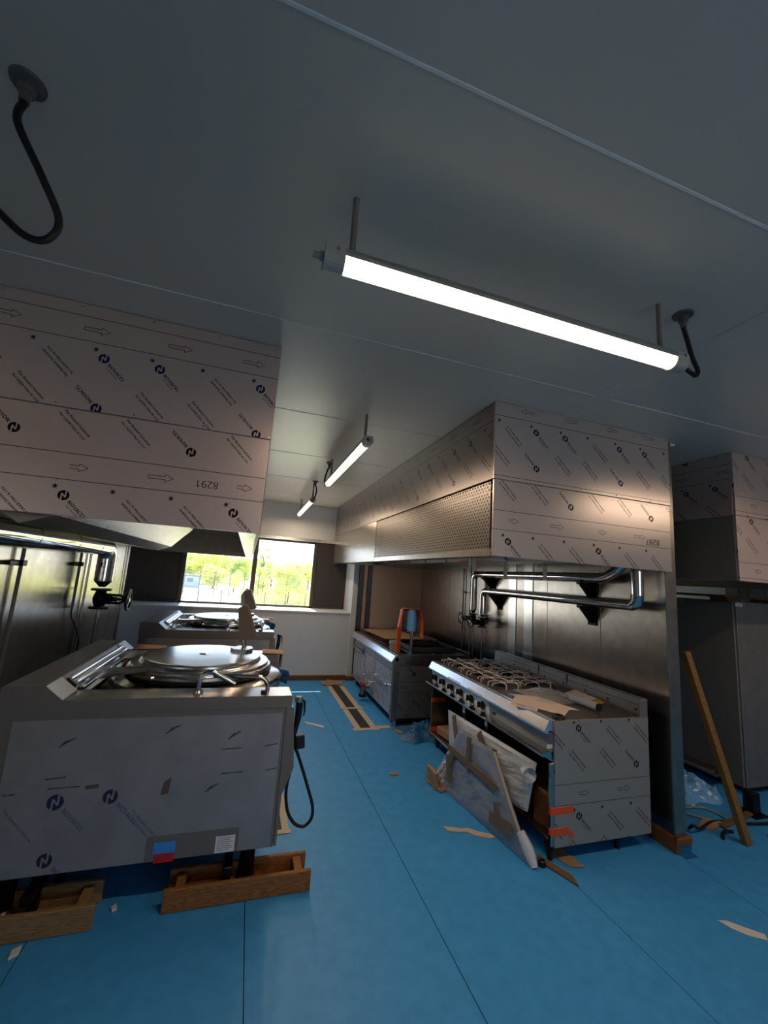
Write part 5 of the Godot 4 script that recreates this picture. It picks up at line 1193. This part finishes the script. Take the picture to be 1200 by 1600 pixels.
func floor_things() -> void:
	channel("slotted floor drain framed in masking tape along the aisle", 1.445, 1.560, -4.90, -6.72, 0.075, [-5.60])
	channel("short floor drain edged with masking tape beside the near kettle", 0.19, 0.41, -3.14, -4.05, 0.05, [])
	single("cardboard_scrap", blob([[1.30, -6.76], [1.42, -6.70], [1.50, -6.74], [1.62, -6.70], [1.68, -6.92], [1.58, -6.95], [1.50, -7.02], [1.44, -7.06], [1.40, -6.95], [1.30, -6.93]], 0.008, 0.01), M.cardboard, "torn cardboard at the far end of the taped drain", "cardboard", V(1.5, 0, -6.85))
	single("tape_scrap", bx(1.64, 0.001, -4.95, 1.80, 0.003, -4.87), M.masking_tape, "loose end of masking tape between drain and cooker", "tape", V(1.72, 0, -4.91))
	single("paper_scrap", blob([[0.82, -5.18], [0.90, -5.13], [0.96, -5.08], [1.03, -5.02], [1.01, -4.96], [0.92, -5.05], [0.84, -5.12]], 0.001, 0.003), M.paper_white, "narrow strip of pale paper on the blue floor beside the kettle", "paper scrap", V(0.92, 0, -5.07))
	single("leaf_scrap", b().prism(PackedVector2Array([Vector2(-0.04, 0), Vector2(-0.02, 0.028), Vector2(0.01, 0.02), Vector2(0.04, 0.03), Vector2(0.045, -0.01), Vector2(0.02, -0.024), Vector2(-0.01, -0.012), Vector2(-0.03, -0.03)]), V(1.448, 0.001, -3.77), Vector3.RIGHT, Vector3.BACK, V(0, 0.008, 0)), M.cardboard, "small torn cardboard scrap alone in the middle of the floor", "cardboard", V(1.448, 0, -3.77))
	single("torn_paper", blob([[1.535, -2.95], [1.60, -2.93], [1.66, -2.90], [1.71, -2.90], [1.76, -2.85], [1.84, -2.80], [1.85, -2.76], [1.80, -2.765], [1.72, -2.81], [1.68, -2.86], [1.62, -2.87], [1.55, -2.90]], 0.001, 0.006), M.masking_tape, "torn strip of tan paper on the floor before the leaning package", "paper scrap", V(1.7, 0, -2.86))
	single("paper_scrap", blob([[2.68, -1.86], [2.73, -1.845], [2.78, -1.79], [2.84, -1.73], [2.81, -1.70], [2.74, -1.745], [2.70, -1.80]], 0.001, 0.003), M.paper_white, "white paper scrap on the floor at the lower right", "paper scrap", V(2.75, 0, -1.78))
	single("paper_scrap", blob([[-0.805, -2.47], [-0.775, -2.49], [-0.77, -2.45], [-0.80, -2.43]], 0.001, 0.012), M.paper_white, "small white crumb of paper at the left timber frame", "paper scrap", V(-0.79, 0, -2.46))
	single("paper_scrap", blob([[-0.47, -2.64], [-0.45, -2.66], [-0.44, -2.63], [-0.46, -2.62]], 0.001, 0.012), M.paper_white, "tiny white crumb of paper between the two timber frames", "paper scrap", V(-0.455, 0, -2.64))
	single("vinyl_offcut", crumple(V(2.15, 0.0, -4.60), 0.62, 0.44, 0.18, 9), M.vinyl_loose, "crumpled blue vinyl offcut on the floor between cooker and range", "vinyl offcut", V(2.15, 0, -4.60))
	single("cardboard_scrap", blob([[1.80, -4.80], [1.84, -4.82], [1.89, -4.72], [1.87, -4.66], [1.82, -4.68]], 0.001, 0.012), M.cardboard, "small tan scrap at the foot of the cooker's corner", "cardboard", V(1.84, 0, -4.74))

# ------------------------------------------------------------------ outdoors
func tree(label: String, p: Vector3, h: float, r: float, m: Material, n: int, trunk: float, tall := 1.0) -> void:
	var t := thing("tree", label, "tree", p, "trees beyond the fence")
	part("trunk", b().tube([p, p + V(0.02 * h, h * 0.4, 0), p + V(0, h * 0.75, 0)], [trunk, trunk * 0.7, trunk * 0.3], 7), M.bark, t)
	var br := B.new()
	for i in 7:
		var an := rng.randf() * TAU
		br.tube([p + V(0, h * (0.3 + 0.05 * i), 0), p + V(cos(an) * r * 0.7, h * (0.5 + 0.05 * i), sin(an) * r * 0.7)], [trunk * 0.35, trunk * 0.1], 5)
	part("branches", br, M.bark, t)
	var c := B.new()
	var clumps := []
	for i in 16:
		var d := Vector3(rng.randfn(), rng.randfn() * 0.9, rng.randfn()).limit_length(1.6) * 0.55
		clumps.append([p + V(0, h * 0.62, 0) + Vector3(d.x * r, d.y * h * 0.38 * tall, d.z * r), r * rng.randf_range(0.28, 0.5)])
	for i in n:
		var k = clumps[rng.randi() % clumps.size()]
		var d: Vector3 = Vector3(rng.randfn(), rng.randfn(), rng.randfn()).normalized() * k[1] * pow(rng.randf(), 0.4)
		var s := r * rng.randf_range(0.05, 0.09)
		var q := Basis(Vector3(rng.randfn(), rng.randfn(), rng.randfn()).normalized(), rng.randf() * TAU)
		var o: Vector3 = k[0] + d
		if o.y < p.y + h * 0.12: continue
		c.ft(o + q.x * s, o + q.y * s * 0.7, o - q.x * s, q.z); c.ft(o + q.x * s, o - q.x * s, o - q.y * s * 0.7, q.z)
	var cm := part("crown", c, m, t); cm.set_meta("kind", "stuff")

func outdoors() -> void:
	struct("ground", b().box(V(-160, -0.7, -260), V(200, -0.4, -7.96)).box(V(-160, -0.7, 4.21), V(200, -0.4, 120)), M.dirt, "pale bare ground outside the building")
	# pixels of the photograph gave the bearings; distances are guesses
	var at := func(bearing: float, dist: float) -> Vector3: return V(bearing * dist, -0.4, -dist)     # bearing = x / distance
	var g := B.new()
	g.box(V(0.5, -0.4, -62), V(26, -0.36, -16), 0.0)
	struct("lawn", g, M.grass, "dry yellow-green grass strip outside the window", "grass")
	var bl := B.new()
	for i in 5200:
		var x := rng.randf_range(-0.5, 14.0); var z := rng.randf_range(-44.0, -17.0); var h := rng.randf_range(0.12, 0.4)
		var a := rng.randf() * TAU; var w := V(cos(a), 0, sin(a)) * 0.04
		var o := V(x, -0.37, z)
		bl.ft(o - w, o + w, o + V(rng.randfn() * 0.1, h, rng.randfn() * 0.1), V(-w.z, 0.2, w.x))
	var gs := single("tall_grass", bl, M.grass_blade, "tall dry grass growing outside below the right pane", "grass", V(6, -0.4, -30)); gs.set_meta("kind", "stuff")
	tree("round young tree with pale yellow-green crown, alone in the right pane", at.call(0.0935, 28.0), 2.95, 1.15, M.leaf_yellow, 3200, 0.05)
	tree("tall bluish poplar at the left of the right pane", at.call(0.030, 66.0), 5.4, 1.1, M.leaf_blue, 2200, 0.14, 1.5)
	tree("dense green tree left of the single tree in the right pane", at.call(0.052, 54.0), 2.9, 1.7, M.leaf_green, 2000, 0.12)
	tree("yellow-green tree at the right end of the right pane", at.call(0.137, 50.0), 3.5, 1.5, M.leaf_yellow, 2000, 0.12)
	tree("pale row of bush behind the single tree", at.call(0.112, 62.0), 2.6, 2.6, M.leaf_pale, 1800, 0.1)
	tree("yellow-green tree in the middle of the left pane", at.call(-0.082, 50.0), 3.5, 1.9, M.leaf_yellow, 2400, 0.13)
	tree("green tree at the left end of the left pane", at.call(-0.122, 52.0), 3.2, 1.8, M.leaf_green, 2200, 0.13)
	tree("dark blue-green tree between two lighter ones in the left pane", at.call(-0.057, 57.0), 3.7, 1.7, M.leaf_blue, 2000, 0.13)
	tree("light green tree at the right end of the left pane", at.call(-0.022, 50.0), 3.1, 1.7, M.leaf_green, 2200, 0.13)
	tree("pale low tree below the taller ones in the left pane", at.call(-0.072, 43.0), 1.9, 1.5, M.leaf_pale, 2000, 0.08)
	tree("pale shrub near the fence in the left pane", at.call(-0.028, 38.0), 1.6, 0.9, M.leaf_pale, 1400, 0.05)
	tree("low green shrub at the left end of the grass", at.call(0.035, 40.0), 1.5, 0.8, M.leaf_green, 1200, 0.05)
	for k in [[-0.20, 92.0, 4.4, "leaf_green"], [-0.155, 90.0, 5.0, "leaf_yellow"], [-0.098, 88.0, 5.2, "leaf_blue"], [0.0, 92.0, 4.2, "leaf_green"], [0.075, 96.0, 3.6, "leaf_blue"], [0.165, 90.0, 4.2, "leaf_green"], [0.21, 92.0, 4.4, "leaf_pale"]]:
		tree("tree", at.call(k[0], k[1]), k[2], 2.9, M[k[3]], 1500, 0.15)
	var far_labels := ["distant green tree hidden left of the left pane", "distant yellow tree behind the left pane's left edge", "distant dark tree behind the middle of the left pane", "distant green tree behind the window mullion", "distant dark low tree behind the dense green one", "distant green tree at the right pane's right edge", "distant pale tree right of the right pane"]
	for i in 7: get_node("tree_%03d" % (12 + i)).set_meta("label", far_labels[i])
	var fb := thing("far_building", "low pale blue-grey building beyond the fence in the left pane", "building", at.call(-0.118, 42.0))
	var o: Vector3 = at.call(-0.118, 42.0)
	part("wall", b().box(o + V(-1.6, 0, -1), o + V(0.7, 1.05, 0)), M.far_building, fb)
	part("roof", b().box(o + V(-1.7, 1.05, -1.1), o + V(0.8, 1.14, 0.1), 0.02), M.wall_grey, fb)
	for i in 2: part("window", b().box(o + V(-1.3 + i * 1.0, 0.5, 0), o + V(-0.8 + i * 1.0, 0.85, 0.03)), M.wall_grey, fb)
	# wire fence
	var fe := thing("wire_fence", "thin wire fence with grey posts across the field outside", "fence", V(0, -0.4, -22))
	for i in 11: part("post", b().tube([V(-4.3 + i * 1.05, -0.4, -22 - i * 0.1), V(-4.3 + i * 1.05, 0.55, -22 - i * 0.1)], 0.03, 6), M.post, fe)
	for y in [-0.1, 0.1, 0.3, 0.5]: part("wire", b().tube([V(-4.4, y, -22), V(6.3, y, -23)], 0.008, 4), M.post, fe)
	tag(fe, "thin wire fence with grey posts across the field outside", "fence")
	var hp := thing("wire_fence", "taller mesh fence farther back in the left pane", "fence", V(-2, -0.4, -32))
	for i in 7: part("post", b().tube([V(-5.2 + i * 1.0, -0.4, -32), V(-5.2 + i * 1.0, 1.3, -32)], 0.035, 6), M.post, hp)
	for y in [0.2, 0.55, 0.9, 1.25]: part("wire", b().tube([V(-5.3, y, -32), V(1.0, y, -32)], 0.012, 4), M.post, hp)
